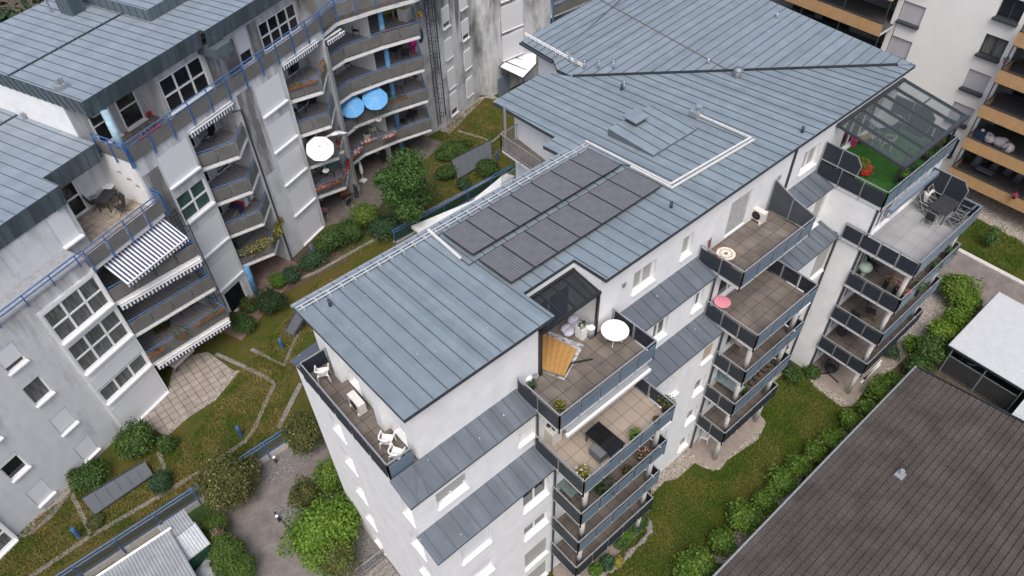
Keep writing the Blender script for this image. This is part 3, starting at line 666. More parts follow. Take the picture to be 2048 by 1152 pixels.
canopy(A, 12.48, 15.78, 13.55, 15.1, 16.45, 16.62, 5, clear, blackm, [(15.72, 13.55, 13.8), (12.5, 13.55, 13.8)])
canopy(A, 33.0, 39.35, 9.75, 13.5, 15.95, 16.5, 6, clearW, anth, [(34.6, 10.3, 13.8), (39.2, 9.95, 13.8)], .14)
b = MB(); b.bar((33.0, 11.8, 16.15), (39.3, 11.8, 16.15), .07); b.build('canopy_beam', anth, A)
# folded awning cassettes
def bar_thing(name, label, cat, a, c, w, h, m): b = MB(); b.bar(a, c, w, h); return tag(b.build(name, m), label, cat)
b = MB(); b.obox((11.6, 11.35, 13.45), (4.8, 0, 0), (0, -.42, -.12), (0, .05, .10)); b.cm = 1; b.bar((11.5, 10.93, 13.3), (16.4, 10.93, 13.3), .14, .16)
tag(b.build('awning', [greycl, whiteP]), 'retracted awning with a white front bar under the terrace with the round white table', 'awning')
b = MB(); b.bar((33.0, 9.5, 13.3), (37.8, 9.5, 13.3), .26, .2); b.bar((32.6, 9.4, 13.16), (37.9, 9.4, 13.16), .06)
tag(b.build('awning', mat('blue_grey_awning', (.16, .20, .25), .7)), 'closed blue grey awning under the artificial turf terrace, above the dining table', 'awning')
# rear balcony beside the wing
zb_ = 13.6
rb = pp([(1003, 308), (1046, 270), (1145, 335), (1095, 365)], zb_)
P_ = lambda x, y: p2(x, y, zb_)
poly = [P_(1003, 298), P_(1044, 272), P_(1118, 330), P_(1080, 352)]
o = deck(A, poly, zb_, concT, .2, name='rear_balcony')
railing(o, [poly[1], poly[0], poly[3]], zb_, [None, None], bay=2)
b = MB(); c0 = Vector((*P_(1012, 300), zb_)); b.tube([c0, c0+Z3*2.9], .07, 8); b.build('roof_post', galv, A)

# ================================================================ GREY BUILDING (frame LB: u along the facade, v away from us)
L = thing('apartment_building', 'long grey stained apartment building with staggered balconies and blue railings on the left', 'building', (22, 36, 0), F=LB)
FL = [.4, 3.17, 5.94, 8.71, 11.48, 14.25]
r_, n_ = (1, 0, 0), (0, -1, 0)
# left part of the facade
spec = []
for i, zz in enumerate((9.4, 6.6, 3.75, .9)):
    spec.append((27.45, zz, 1.05, 1.5, dict(fill='curtain' if i == 1 else 'glass', shut=(.75, 0, .88, 1)[i], fr=frame, sillp=.16, depth=.14)))
    spec.append((24.3, zz, 1.05, 1.5, dict(fill='glass', shut=(1, .9, .2, 1)[i], sillp=.16, depth=.14)))
holes_windows((-20, 33.3, .35), r_, n_, [(s[0], s[1], s[2], s[3], s[4]) for s in spec], 33.55, 11.85, par=L, F=LB, m=greyW, z0=.35)
# ledge and rear wall of the lower top floor
b = MB(LB); b.prism([(-20, 33.22), (13.58, 33.22), (13.58, 34.75), (-20, 34.75)], 12.1, 12.2); b.build('ledge', mat('ledge_sheet', (.30, .31, .32), .6, var=.15), L)
holes_windows((-20, 34.75, 11.42), r_, n_, [(33.55, 12.35, 1.15, 1.95, dict(shut=1, depth=.12, sillp=.25)), (24.5, 12.6, 1.3, 1.5, dict(shut=.3, depth=.12))], 34.9, 3.2, par=L, F=LB, m=greyW, z0=11.42)
b = MB(LB); b.face((14.9, 34.75, 11.4), (14.9, 37.2, 11.4), (14.9, 37.2, 15.2), (14.9, 34.75, 15.2)); b.face((13.6, 33.3, 11.4), (13.6, 34.75, 11.4), (13.6, 34.75, 12.1), (13.6, 33.3, 12.1)); b.build('wall', greyW, L)
# bays of windows
def bay(u0, u1, v, rows, cols, z_list, h, shuts, ztop, zbot, fills=None):
    holes_windows((u0-.0, v, zbot), r_, n_, [(.12, z_, u1-u0-.24, h, dict(cols=cols, rows=2, depth=.1, shut=s_, fill=(fills or ['curtain']*9)[i], fw=.10, sillp=.2, sillh=.1)) for i, (z_, s_) in enumerate(zip(z_list, shuts))], u1-u0, ztop-zbot, par=L, F=LB, m=frame, depth=.1, z0=zbot, name='bay_front')
    b = MB(LB); b.face((u0, v, zbot), (u0, v+.4, zbot), (u0, v+.4, ztop), (u0, v, ztop)); b.face((u1, v+.4, zbot), (u1, v, zbot), (u1, v, ztop), (u1, v+.4, ztop)); b.face((u0, v, ztop), (u1, v, ztop), (u1, v+.4, ztop), (u0, v+.4, ztop))
    b.build('bay_side', greyW, L)
bay(10.1, 13.62, 33.12, 2, 3, (8.88, 6.2, 3.35, .5), 2.2, (0, 0, .42, 1), 11.28, .4)
bay(-.6, 2.6, 33.12, 2, 3, (8.88, 6.2, 3.35, .5), 2.1, (.3, 1, 0, 0), 11.28, .4)
# balconies in front of recesses
def lwall(pts, z0, z1, m=greyW, name='wall'):
    b = MB(LB)
    for (ua, va), (ub, vb) in zip(pts, pts[1:]): b.face((ua, va, z0), (ub, vb, z0), (ub, vb, z1), (ua, va, z1))
    return b.build(name, m, L)
lwall([(13.6, 33.3), (13.6, 36.0), (18.75, 36.0), (18.75, 33.4), (18.75, 33.9)], .4, 11.3)
for f in FL[:4]:
    win(L, LB, (14.0, 36.0, f+.05), r_, n_, 1.9, 2.2, cols=2, depth=-.02, sill=False); win(L, LB, (16.4, 36.0, f+.05), r_, n_, 1.6, 2.2, cols=2, depth=-.02, sill=False, fill='curtain')
def lbalc(out, back, floors, zs, panels_first=None, fl=deckL, rh=1.05, posts=bluem, label=None, dark=frost):
    res = []
    for z in zs:
        poly = list(out)+list(back)
        b = MB(LB); b.prism(poly, z-.2, z-.02); o = b.build('balcony', soffit, L)
        b = MB(LB); b.prism(poly, z-.018, z); b.build('floor_tiles', fl, o)
        b = MB(LB); q = MB(LB)
        for (ua, va), (ub, vb) in zip(out, out[1:]):
            a, c = Vector((ua, va, z)), Vector((ub, vb, z)); Ln = (c-a).length
            if Ln < .5: b.tube([a+Z3*rh, c+Z3*rh], .035); continue
            n = max(1, round(Ln/1.35)); un = (c-a).normalized(); nn = Vector((un.y, -un.x, 0)); d = (c-a)/n
            b.tube([a+Z3*rh, c+Z3*rh], .035)
            for i in range(n+1): q.bar(a+d*i-nn*.03-Z3*.35, a+d*i-nn*.03+Z3*(rh-.06), .045); q.bar(a+d*i+un*.09-nn*.03-Z3*.1, a+d*i+un*.09-nn*.03+Z3*(rh-.2), .03)
            q.bar(a+Z3*.12, c+Z3*.12, .03); q.bar(a+Z3*(rh-.16), c+Z3*(rh-.16), .03)
            for i in range(n):
                p = MB(LB); p.obox(a+d*i+un*.06+nn*.05+Z3*.1, d-un*.12, nn*.015, Z3*(rh-.24)); p.build('panel', dark, o)
            w_ = MB(LB); w_.obox(a-Z3*.27, c-a, nn*.06, Z3*.11); w_.build('edge_strip', soffit, o)
        b.build('handrail', posts, o); q.build('railing', galv, o); res.append(o)
    return res
B1 = lbalc([(13.65, 33.2), (18.7, 31.72), (18.75, 33.3)], [(18.74, 35.98), (13.62, 35.98)], 0, FL[1:4])
# main facade of the taller part, with recesses
def sh(u, z, w=2.3, h=2.0, **k): return (u-18.75, z, w, h, dict(dict(depth=.1, shut=1, fw=.1, sillp=.16, sillh=.1), **k))
spec = [sh(20.05, 11.9, h=2.1), sh(20.05, 9.15, h=1.95, shut=0, cols=2, rows=2, fill='glass', glz=mat('greenish_glass', (.045, .085, .075), .1, var=.4, scale=1.5)), sh(20.05, 6.2, h=2.05), sh(20.05, 3.05, h=2.1), sh(20.3, .45, w=1.7, h=2.1, shut=0, sill=False)]
spec += [sh(28.1, z_) for z_ in (11.9, 9.1, 6.3, 3.5, .62)]
spec += [(22.5-18.75, .4, 3.9, 13.6, dict(none=1, depth=2.2)), (30.75-18.75, .4, 4.2, 13.6, dict(none=1, depth=2.2))]
holes_windows((18.75, 33.9, .35), r_, n_, spec, 16.35, 14.35, par=L, F=LB, m=greyW, z0=.35)
for ub in (22.62, 30.8):
    b = MB(LB); b.face((ub-.15, 36.1, .4), (ub+4.2, 36.1, .4), (ub+4.2, 36.1, 14.0), (ub-.15, 36.1, 14.0)); b.build('recess_wall', greyW, L)
    for f in FL[:5]: win(L, LB, (ub+.4, 36.08, f+.05), r_, n_, 1.2, 2.1, depth=-.02, sill=False); win(L, LB, (ub+2.2, 36.08, f+.05), r_, n_, 1.2, 2.1, depth=-.02, sill=False, fill='curtain')
# darker run-off stains where the facade weathers: their own thin coat of lichen on the wall
def stain(u0, u1, z0, z1, v): b = MB(LB); b.face((u0, v, z0), (u1, v, z0), (u1, v, z1), (u0, v, z1)); b.build('weathered_render', greyWD, L)
stain(18.8, 19.95, 7.0, 13.6, 33.894); stain(26.6, 28.0, 8.0, 14.3, 33.894); stain(13.0, 13.55, 9, 11.2, 33.29)
pass
B2o = [(22.6, 34.2), (24.68, 33.03), (26.45, 34.0)]
B3o = [(30.82, 34.2), (32.85, 32.95), (34.93, 34.2)]
B2 = lbalc(B2o, [(26.45, 36.08), (22.63, 36.08)], 0, FL[1:5]); B3 = lbalc(B3o, [(34.93, 36.08), (30.82, 36.08)], 0, FL[1:5])
# wide stack
B4o = [(35.1, 34.25), (36.9, 34.1), (39.6, 32.75), (42.2, 31.1), (44.1, 32.9)]
B4 = lbalc(B4o, [(44.1, 36.6), (35.1, 36.6)], 0, FL[1:5])
lwall([(35.05, 33.9), (35.05, 36.6), (44.3, 36.6), (44.3, 33.2), (46.3, 32.5), (52.2, 32.2), (52.55, 31.1), (59, 28.3)], .4, 17.8, greyWF)
for f in FL[:5]:
    win(L, LB, (36.0, 36.58, f+.05), r_, n_, 1.4, 2.1, depth=-.02, sill=False); win(L, LB, (41.6, 36.58, f+.05), r_, n_, 1.8, 2.1, cols=2, depth=-.02, sill=False)
    b = MB(LB); b.box(40.2, 34.2, f, 40.32, 36.58, f+2.55); b.build('partition', whiteP, L)
p = luv(803, 315, .4); b = MB(LB)
b.cyl((40.75, 33.35, .4), .2, FL[5]-.4, 14); b.build('column', bluel, L, True)
b = MB(LB); b.cyl((22.75, 34.0, .4), .26, 2.6, 14); b.build('column', bluel, L, True)
b = MB(LB); b.cyl((18.9, 34.6, 14.3), .2, 3.3, 14); b.build('column', mat('faded_blue_paint', (.30, .44, .52), .7, var=.25, scale=3), L, True)
# far wall windows
d_ = Vector((5.9, -.3, 0)).normalized(); nn = Vector((d_.y, -d_.x, 0))
for c, (a_, offs) in enumerate(((1.0, 0), (3.6, .5))):
    for i in range(6):
        z_ = .9+offs+2.77*i; o3 = Vector((46.3, 32.5, z_))+d_*a_
        win(L, LB, o3+nn*.03, d_, nn, 1.0, 1.75 if not (c == 0 and i == 0) else 2.2, depth=.02, shut=1 if (i+c) % 3 else .72, sillp=.14)
d2 = Vector((6.45, -2.8, 0)).normalized(); n2 = Vector((d2.y, -d2.x, 0))
for i in range(6): win(L, LB, Vector((52.55, 31.1, 3.6+2.77*i))+d2*1.3+n2*.03, d2, n2, 2.4, 2.3, cols=2, depth=.02, shut=1, sillp=.14)
def stain2(o, d, nn, w, z0, z1): b = MB(LB); o = Vector(o)+nn*.006; b.face(o+Z3*z0, o+d*w+Z3*z0, o+d*w+Z3*z1, o+Z3*z1); b.build('weathered_render', greyWD, L)
stain2((46.3, 32.5, 0), d_, nn, .9, 5, 17); stain2(Vector((46.3, 32.5, 0))+d_*2.1, d_, nn, 1.4, 7, 17); stain2((52.55, 31.1, 0), d2, n2, 1.2, 4, 17)
far = thing('apartment_building', 'dark balconies and pale wall of a block glimpsed behind the rear wing roof', 'building', (62, 27.5, 0), F=LB)
b = MB(LB); b.box(64.5, 27.5, 0, 76, 36, 17); b.build('wall', greyW, far)
for f in FL[1:6]:
    b = MB(LB); b.prism([(59.1, 28.2), (64.4, 26.0), (64.4, 31), (59.1, 31)], f-.2, f); o = b.build('balcony', soffit, far)
    b = MB(LB); b.obox((59.1, 28.1, f+.05), (5.3, -2.2, 0), (0, .03, 0), (0, 0, .9)); b.build('panel', frost, o)
    b = MB(LB); b.tube([(59.1, 28.05, f+1.05), (64.4, 25.9, f+1.05)], .04); b.tube([(59.15, 28.1, f-.2), (59.15, 28.1, f+2.6)], .09); b.build('handrail', bluem, o)
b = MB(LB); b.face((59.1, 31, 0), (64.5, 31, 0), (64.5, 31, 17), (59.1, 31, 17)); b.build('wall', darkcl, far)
# parapet and railing of the upper terrace
top = [(18.62, 36.3), (18.62, 33.85), (35.0, 33.85), (36.9, 34.1), (39.6, 32.75), (42.2, 31.1), (46, 30.2)]
b = MB(LB); b.prism([(18.75, 33.95), (35.1, 33.95), (36.9, 34.1), (39.6, 32.75), (42.2, 31.1), (46, 30.3), (46, 37.2), (18.75, 37.2)], 14.0, 14.25); o = b.build('terrace', soffit, L)
b = MB(LB); b.prism([(18.8, 33.95), (35, 33.95), (36.9, 34.15), (39.6, 32.8), (42.2, 31.2), (46, 30.4), (46, 37.2), (18.8, 37.2)], 14.252, 14.27); b.build('floor_tiles', brick('brown_terrace_tiles', (.20, .165, .14), (.18, .15, .125), (.09, .075, .065), .5, .5, .012), o)
def toprail(o, pts, z0, hp0, hp1, zr, split=1.5):
    b = MB(LB); q = MB(LB); hr = MB(LB)
    for (ua, va), (ub, vb) in zip(pts, pts[1:]):
        a, c = Vector((ua, va, 0)), Vector((ub, vb, 0)); Ln = (c-a).length; n = max(1, round(Ln/split)); un = (c-a).normalized(); nn = Vector((un.y, -un.x, 0)); d = (c-a)/n
        for k_ in (0, -.28): hr.tube([a+nn*.06+Z3*(zr+k_), c+nn*.06+Z3*(zr+k_)], .04)
        for i in range(n+1): hr.bar(a+d*i+nn*.09+Z3*(hp0-.35), a+d*i+nn*.07+Z3*zr, .05); hr.bar(a+d*i+un*.08+nn*.09+Z3*(hp0-.3), a+d*i+un*.08+nn*.07+Z3*(hp1+.1), .03)
        for i in range(n):
            p = MB(LB); p.obox(a+d*i+un*.07+nn*.05+Z3*hp0, d-un*.14, nn*.02, Z3*(hp1-hp0)); p.build('panel', frost, o)
    hr.build('railing', bluem, o)
toprail(o, top, 14.25, 14.72, 15.55, 15.95)
# lower terrace (next to the stair tower wall)
b = MB(LB); b.prism([(13.55, 33.15), (18.62, 33.15), (18.62, 37.2), (13.55, 37.2)], 11.2, 11.44); o = b.build('terrace', soffit, L)
b = MB(LB); b.prism([(13.6, 33.25), (18.6, 33.25), (18.6, 37.18), (13.6, 37.18)], 11.442, 11.48); b.build('floor_tiles', brick('beige_terrace_slabs', (.32, .275, .22), (.29, .25, .20), (.12, .10, .08), .5, .5, .014), o)
toprail(o, [(13.6, 33.15), (18.8, 33.15), (18.85, 33.85)], 11.48, 11.5, 12.35, 12.75, 1.3)
b = MB(LB)
for k_ in (0, -.25): b.tube([(-20, 33.2, 12.78+k_), (13.6, 33.15, 12.78+k_)], .04)
for i in range(22): b.bar((-19.6+i*1.56, 33.18, 11.95), (-19.6+i*1.56, 33.2, 12.78), .05)
b.build('railing', bluem, L)
holes_windows((14.9, 37.2, 11.48), r_, n_, [(.1, 11.5, 1.9, 2.3, dict(cols=2, rows=2, sill=False, depth=.1, fw=.1))], 3.75, 3.2, par=L, F=LB, m=greyW, z0=11.48)
b = MB(LB); b.face((18.62, 37.2, 11.4), (18.62, 33.9, 11.4), (18.62, 33.9, 14.7), (18.62, 37.2, 14.7)); b.face((18.62, 33.9, 11.3), (18.75, 33.9, 11.3), (18.75, 33.9, 14.7), (18.62, 33.9, 14.7)); b.build('wall', white, L)
b = MB(LB)
for v, z in ((34.4, 12.9), (34.9, 13.2), (35.5, 13.5)):
    b.tube([(18.59, v-.16, z), (18.59, v-.08, z+.09), (18.59, v, z+.02), (18.59, v+.08, z+.09), (18.59, v+.16, z)], .018, 5)
b.build('wall_ornament', blackm, L)
b = MB(LB); b.ball((17.2, 37.1, 13.9), .14); b.build('wall_lamp', whiteP, L, True)
# top storey of the tall part
wz = 14.27
holes_windows((22.9, 35.5, wz), r_, n_, [(.15, 14.6, 3.3, 2.2, dict(cols=3, rows=2, depth=.1, fw=.1)), (6.25, 14.5, 1.05, 2.3, dict(depth=.1, shut=.62)), (8.3, 14.5, 3.6, 1.9, dict(cols=4, rows=2, depth=.1, fw=.1))], 24, 3.6, par=L, F=LB, m=greyW, z0=wz)
stain(26.6, 29.0, 14.3, 16.6, 35.494); stain(30.3, 31.1, 14.3, 16.8, 35.494); stain(22.3+.62, 23.0, 14.3, 16.6, 35.494)
lwall([(22.9, 35.5), (22.9, 37.1), (18.9, 37.1)][::-1], wz, 17.8, greyW)
for u in (19.2, 21.0): win(L, LB, (u, 37.08, 14.4), r_, n_, 1.35, 2.4, rows=2, depth=-.02, sillp=.25)
lwall([(18.3, 37.1), (18.3, 46)][::-1], 14.3, 17.8, white); lwall([(18.9, 37.1), (18.3, 37.1)][::-1], wz, 17.8, greyW)
# roofs
def loc(z, sl=0): return lambda u, v: z+sl*(v-34.6)
def lroof(poly, zf, fz, pitch=.62, ang=RAD(90), front=None):
    b = MB(LB); b.prism(poly, lambda u, v: zf(u, v)-.15, zf, 0, 1); b.cm = 2; seams(b, poly, ang, pitch, zf, .5); o = b.build('roof', [zincB, fasc, seamM], L)
    for (ua, va), (ub, vb) in (front or []):
        a, c = Vector((ua, va, zf(ua, va))), Vector((ub, vb, zf(ub, vb))); un = (c-a).normalized(); nn = Vector((un.y, -un.x, 0)).normalized()
        b = MB(LB); lo = [a-Z3*fz-nn*.18, c-Z3*fz-nn*.18]; b.face(lo[0], lo[1], c+nn*.03, a+nn*.03); b.face(lo[1], lo[0], lo[0]-nn*.5, lo[1]-nn*.5); b.cm = 1
        n = int((c-a).length/.55)
        for i in range(n): q0 = a+(c-a)*(i+.6)/n; b.bar(q0+nn*.05+Z3*.0, q0-Z3*fz-nn*.15, .04, .03)
        b.build('fascia', [zincF, seamM], o)
    return o
zr1 = loc(18.6, .0)
R1 = [(18.05, 34.62), (26.2, 34.62), (26.25, 34.3), (47, 34.3), (47, 46), (18.05, 46)]
up = lroof(R1, zr1, 1.05, front=[((18.05, 46), (18.05, 34.62)), ((18.05, 34.62), (26.2, 34.62)), ((26.25, 34.3), (47, 34.3))])
R2 = [(-20, 34.5), (14.92, 34.5), (14.95, 35.8), (18.28, 35.8), (18.28, 46), (-20, 46)]
lo_ = lroof(R2, loc(15.6), 1.2, front=[((-20, 34.5), (14.92, 34.5)), ((14.92, 34.5), (14.95, 35.8)), ((14.95, 35.8), (18.28, 35.8))])
b = MB(LB); b.box(18.07, 40.2, 18.6, 25.72, 40.36, 18.63); b.build('expansion_joint', blackm, up)
b = MB(LB); b.box(8, 42.0, 15.6, 18.2, 42.16, 15.63); b.build('expansion_joint', blackm, lo_)
b = MB(LB); b.prism([(25.75, 37.95), (37.2, 37.95), (37.2, 44.5), (25.75, 44.5)], 18.55, 19.3, 0, 1); b.cm = 2; seams(b, [(25.75, 37.95), (37.2, 37.95), (37.2, 44.5), (25.75, 44.5)], RAD(90), .62, lambda u, v: 19.3)
for i in range(18): b.bar((26+i*.62, 37.93, 18.6), (26+i*.62, 37.93, 19.28), .03)
for i in range(10): b.bar((25.73, 38.3+i*.62, 18.6), (25.73, 38.3+i*.62, 19.28), .03)
b.build('roof_box', [zincB, zincF, seamM], up)
b = MB(LB); b.prism([(24.2, 42.7), (25.15, 42.7), (25.15, 43.75), (24.2, 43.75)], 18.5, 20.6); b.cm = 1
for i in range(3): b.bar((24.35+i*.3, 42.69, 18.6), (24.35+i*.3, 42.69, 20.6), .03); b.bar((24.19, 42.95+i*.3, 18.6), (24.19, 42.95+i*.3, 20.6), .03)
b.build('chimney', [zincF, seamM], up)
b = MB(LB); b.cyl((24.0, 44.3, 18.5), .07, 1.4, 8); b.build('vent_pipe', galv, up)
b = MB(LB); vx, vy = luv(125, 176, 18.62); b.box(vx-.28, vy-.2, 18.58, vx+.28, vy+.2, 18.85); b.cyl((vx-.1, vy, 18.85), .1, .32, 10); b.cyl((vx+.13, vy, 18.85), .1, .32, 10); b.build('vent_box', galv, up)
b = MB(LB); vx, vy = luv(50, 238, 15.6); b.cyl((vx, vy, 15.6), .1, .4, 10); b.cyl((vx+.35, vy+.1, 15.6), .1, .4, 10); b.build('vent_pipe', galv, lo_)
b = MB(LB); b.box(26.25, 33.9, 16.9, 27.5, 35.5, 17.5); b.build('canopy_box', zincF, L)
pipe([(26.55, 33.78, .4), (26.55, 33.78, 13.4), (25.9, 33.8, 13.6)], .06, anth, L, LB); pipe([(35.0, 33.75, .4), (35.0, 33.75, 13.4)], .08, galv, L, LB)
# caged ladders
def ladder(name, label, u, v, z0, z1, hoop0, ang=0):
    t = thing(name, label, 'ladder', (u, v, z0), ang, F=LB); H = z1-z0
    b = MB()
    for x in (-.23, .23): b.bar((x, 0, 0), (x, 0, H), .05)
    b.build('stile', anth, t)
    for i in range(int(H/.3)): b = MB(); b.bar((-.23, 0, .2+i*.3), (.23, 0, .2+i*.3), .03); b.build('rung', anth, t)
    b = MB(); z = hoop0
    while z < H:
        b.tube([(.36*math.cos(a), -.36+.36*math.sin(a)*1.0, z) for a in [RAD(60)-RAD(300)*i/10 for i in range(11)]], .02, 5); z += 1.4
    for a in (-150, -120, -90, -60, -30): b.bar((.36*math.cos(RAD(a)), -.36+.36*math.sin(RAD(a)), hoop0), (.36*math.cos(RAD(a)), -.36+.36*math.sin(RAD(a)), H), .025)
    b.build('safety_cage', anth, t); return t
ladder('caged_ladder', 'dark caged ladder between the striped awning balconies and the shuttered bay', 19.3, 33.5, .4, 11.0, 2.2)
ladder('caged_ladder', 'tallest caged ladder, at the far end of the balconies beside the stained wall', 45.3, 32.4, 1.2, 15.6, 1.2)
# striped awnings
strp = stripes('navy_white_stripes', (.70, .69, .66), (.03, .042, .11), .22, 0)
def awning(label, a, c, v_out, drop, val=.28, group=None, F=LB):
    a, c = Vector(a), Vector(c); t = thing('striped_awning', label, 'awning', a, math.atan2(c.y-a.y, c.x-a.x), group, F=F); Ln = (c-a).length
    if v_out > .3:
        b = MB(); b.obox((0, 0, 0), (Ln, 0, 0), (0, -v_out, -drop), (0, 0, .02)); b.build('fabric', strp, t)
    b = MB(); k_ = int(Ln/.15)
    for i in range(k_): x = Ln*i/k_; b.obox((x, -v_out-.01, -drop-val*(1 if i % 2 else .86)), (Ln/k_*.98, 0, 0), (0, .012, 0), (0, 0, val*(1 if i % 2 else .86)))
    b.build('valance', strp, t); b = MB(); b.bar((0, -v_out, -drop), (Ln, -v_out, -drop), .06); b.bar((0, .03, .02), (Ln, .03, .02), .09)
    for x in (.3, Ln-.3): b.bar((x, 0, -.1), (x, -v_out, -drop-.03), .04)
    b.build('awning_arms', whiteP, t); return t
awning('wide navy and white striped awning fully extended under the lower terrace', (14.3, 33.55, 10.95), (18.55, 33.35, 10.95), 1.6, .75)
awning('navy striped awning valance along the edge of the balcony below the extended awning', (13.75, 33.05, 8.42), (18.6, 31.6, 8.42), .12, .02, .34)
awning('navy striped awning valance along the lowest front balcony above the slab patio', (13.75, 33.05, 2.9), (18.6, 31.6, 2.9), .12, .02, .34)
awning('navy striped rolled up awning above the balcony with a round bistro table', (22.55, 33.9, 14.2), (26.1, 33.86, 14.15), .15, .05, .34)
awning('navy striped rolled up awning above the balcony with the round wooden side table', (30.75, 33.9, 14.25), (34.3, 33.86, 14.2), .15, .05, .34)
awning('grey striped awning roll below the curved top terrace parapet', (35.2, 34.0, 13.75), (37.0, 33.9, 13.75), .25, .05, .3)

# ================================================================ WHITE BLOCK WITH TIMBER BALCONIES (right)
C = thing('apartment_block', 'white apartment block with timber clad balconies at the right edge', 'building', (60, 12, 0), world=True)
woodP = brick('timber_cladding', (.46, .285, .14), (.42, .255, .12), (.34, .20, .095), 3.0, .09, .006, .7, .5, .08, 2, .1)
cw = mat('cream_render', (.74, .73, .70), .9, var=.03, scale=.8, bump=.1, bscale=80)
r2, n2_ = (0, -1, 0), (-1, 0, 0)
lev = [-1.59+2.77*i for i in range(7)]
YW = 22.15
def wp(px, py, x=57.0): d = ray(px, py); p = CAM+d*((x-CAM.x)/d.x); return p.y, p.z
spec = []
ya, za = wp(1796, 39); yb, zb2 = wp(1837, 56); yc, zc_ = wp(1922.8, 172.9); yd, _ = wp(1965, 190)
for i in range(-6, 4):
    z_ = za+2.76*i
    if 1 < z_ < 19: spec.append((YW-ya, z_, ya-yb, 1.5, dict(shut=1, shm=mat('grey_screen_blind', (.42, .41, .43), .8, var=.06, scale=12), fr=anth, sillp=.3, sillh=.14)))
for i in range(-6, 5):
    z_ = zc_+2.76*i
    if 1 < z_ < 19: spec.append((YW-yc, z_, yc-yd, 1.5, dict(cols=2, shut=1 if i in (0, -1, 3) else 0, shm=MATS['grey_screen_blind'], fr=anth, fill='glass' if i != 1 else 'curtain', sillp=.3, sillh=.14)))
spec = [q for q in spec if 0 < q[0] and q[0]+q[2] < YW-13.2]
holes_windows((57.0, YW, 0), r2, n2_, spec, YW-13.2, 20, par=C, F=ID, m=cw, depth=.25)
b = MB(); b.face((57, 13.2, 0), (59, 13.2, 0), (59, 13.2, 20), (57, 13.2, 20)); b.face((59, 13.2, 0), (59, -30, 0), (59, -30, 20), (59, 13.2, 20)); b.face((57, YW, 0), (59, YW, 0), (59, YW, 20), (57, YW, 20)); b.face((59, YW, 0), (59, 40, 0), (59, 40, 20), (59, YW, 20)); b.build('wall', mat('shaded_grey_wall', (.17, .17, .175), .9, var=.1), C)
b = MB(); b.bar((56.97, YW-.5, .2), (56.97, YW-.5, 19.8), .03); b.build('expansion_joint', anth, C)
def tower_balc(y0, y1, xf, i):
    z = lev[i]+.85; b = MB(); b.box(xf, y1, z-.2, 59, y0, z); o = b.build('balcony', soffit, C)
    b = MB(); b.box(xf+.02, y1+.02, z+.002, 58.98, y0-.02, z+.02); b.build('floor', mat('dark_decking', (.075, .07, .068), .8, var=.25, scale=3, stretch=(8, 1, 1)), o)
    b = MB(); b.box(xf-.05, y1, z-.22, xf, y0, z+.72); b.box(xf-.05, y0, z-.22, 57, y0+.05, z+.72); b.build('cladding', woodP, o)
    b = MB(); b.bar((xf-.02, y0, z+.80), (xf-.02, y1, z+.80), .12, .05); b.bar((xf, y0-.02, z+.8), (57, y0-.02, z+.8), .1, .05)
    for y in [y0-.03, (y0*2+y1)/3, (y0+2*y1)/3, y1+.05]: b.bar((xf+.05, y, z+.75), (xf+.05, y, z+2.56), .07)
    b.bar((xf+.05, y0, z+2.5), (xf+.05, y1, z+2.5), .06); b.build('glazing_frame', anth, o)
    b = MB(); k_ = [y0, (y0*2+y1)/3]
    win(C, ID, (58.98, y0-.5, z+.05), r2, n2_, 2.2, 2.2, cols=2, depth=-.01, sill=False, fr=anth); win(C, ID, (58.98, y0-3.4, z+.05), r2, n2_, 2.6, 2.2, cols=2, depth=-.01, sill=False, fr=anth, shut=.5)
    return z
for i in range(1, 6):
    tower_balc(13.02, -5, 55.0, i); tower_balc(32, YW-.35, 55.0, i)

# ================================================================ TILED HOUSE, CARPORT
H = thing('house', 'low house with brown concrete tile roof at lower right', 'house', (26, 0, 0), world=True)
tileM = mat('brown_concrete_tiles', (.050, .043, .040), .85, col2=(.084, .073, .068), scale=.7, detail=12, island=.07, spec=.25)
b = MB(); EY, EZ, SL = 5.0, 2.55, .13; X_0, X_1 = 10.0, 35.3; cw_, ch = .30, .345
# each course is a strip of rolled tiles overlapping the one below
ncol = int((X_1-X_0)/cw_); nrow = 56
prof = [(0, .0), (.10, .03), (.36, .03), (.46, .0), (.56, .03), (.82, .03), (.92, .0)]
random.seed(3)
for j in range(nrow):
    y0 = EY-j*ch; y1 = y0-ch-.03; z0 = EZ+SL*(EY-y0)+.07; z1 = EZ+SL*(EY-y1)
    off = 0
    for i in range(ncol):
        xa = X_0+i*cw_; dz = random.uniform(-.001, .002); k0 = len(b.v); m_ = len(prof)
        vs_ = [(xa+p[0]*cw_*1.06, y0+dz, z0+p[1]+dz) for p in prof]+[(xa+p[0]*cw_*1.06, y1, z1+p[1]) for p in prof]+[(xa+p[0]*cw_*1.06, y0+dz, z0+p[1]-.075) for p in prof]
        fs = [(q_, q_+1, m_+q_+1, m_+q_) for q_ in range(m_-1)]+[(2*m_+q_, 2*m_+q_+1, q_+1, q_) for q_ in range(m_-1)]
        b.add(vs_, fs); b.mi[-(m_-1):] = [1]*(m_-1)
rf = b.build('roof', [tileM, mat('shaded_tile_edge', (.014, .012, .011), .95, var=.3, scale=6)], H)  # course lips coloured near-black: shade under each overlap put into the colour
b = MB(); b.tube([(X_0, EY+.10, EZ-.02), (X_1, EY+.10, EZ-.02)], .075, 8); b.build('gutter', galv, H)
b = MB(); b.bar((X_1+.02, EY+.05, EZ-.02), (X_1+.02, EY-19, EZ+SL*19), .05, .2); b.build('verge_board', anth, H)
b = MB(); b.box(X_0, -14, 0, X_1-.3, EY-.5, EZ-.1); b.build('wall', mat('house_wall', (.55, .53, .5), .9, var=.06), H)
d = ray(1800, 952); k_ = (EZ+SL*EY-CAM.z)/(d.z+SL*d.y); p = CAM+d*k_
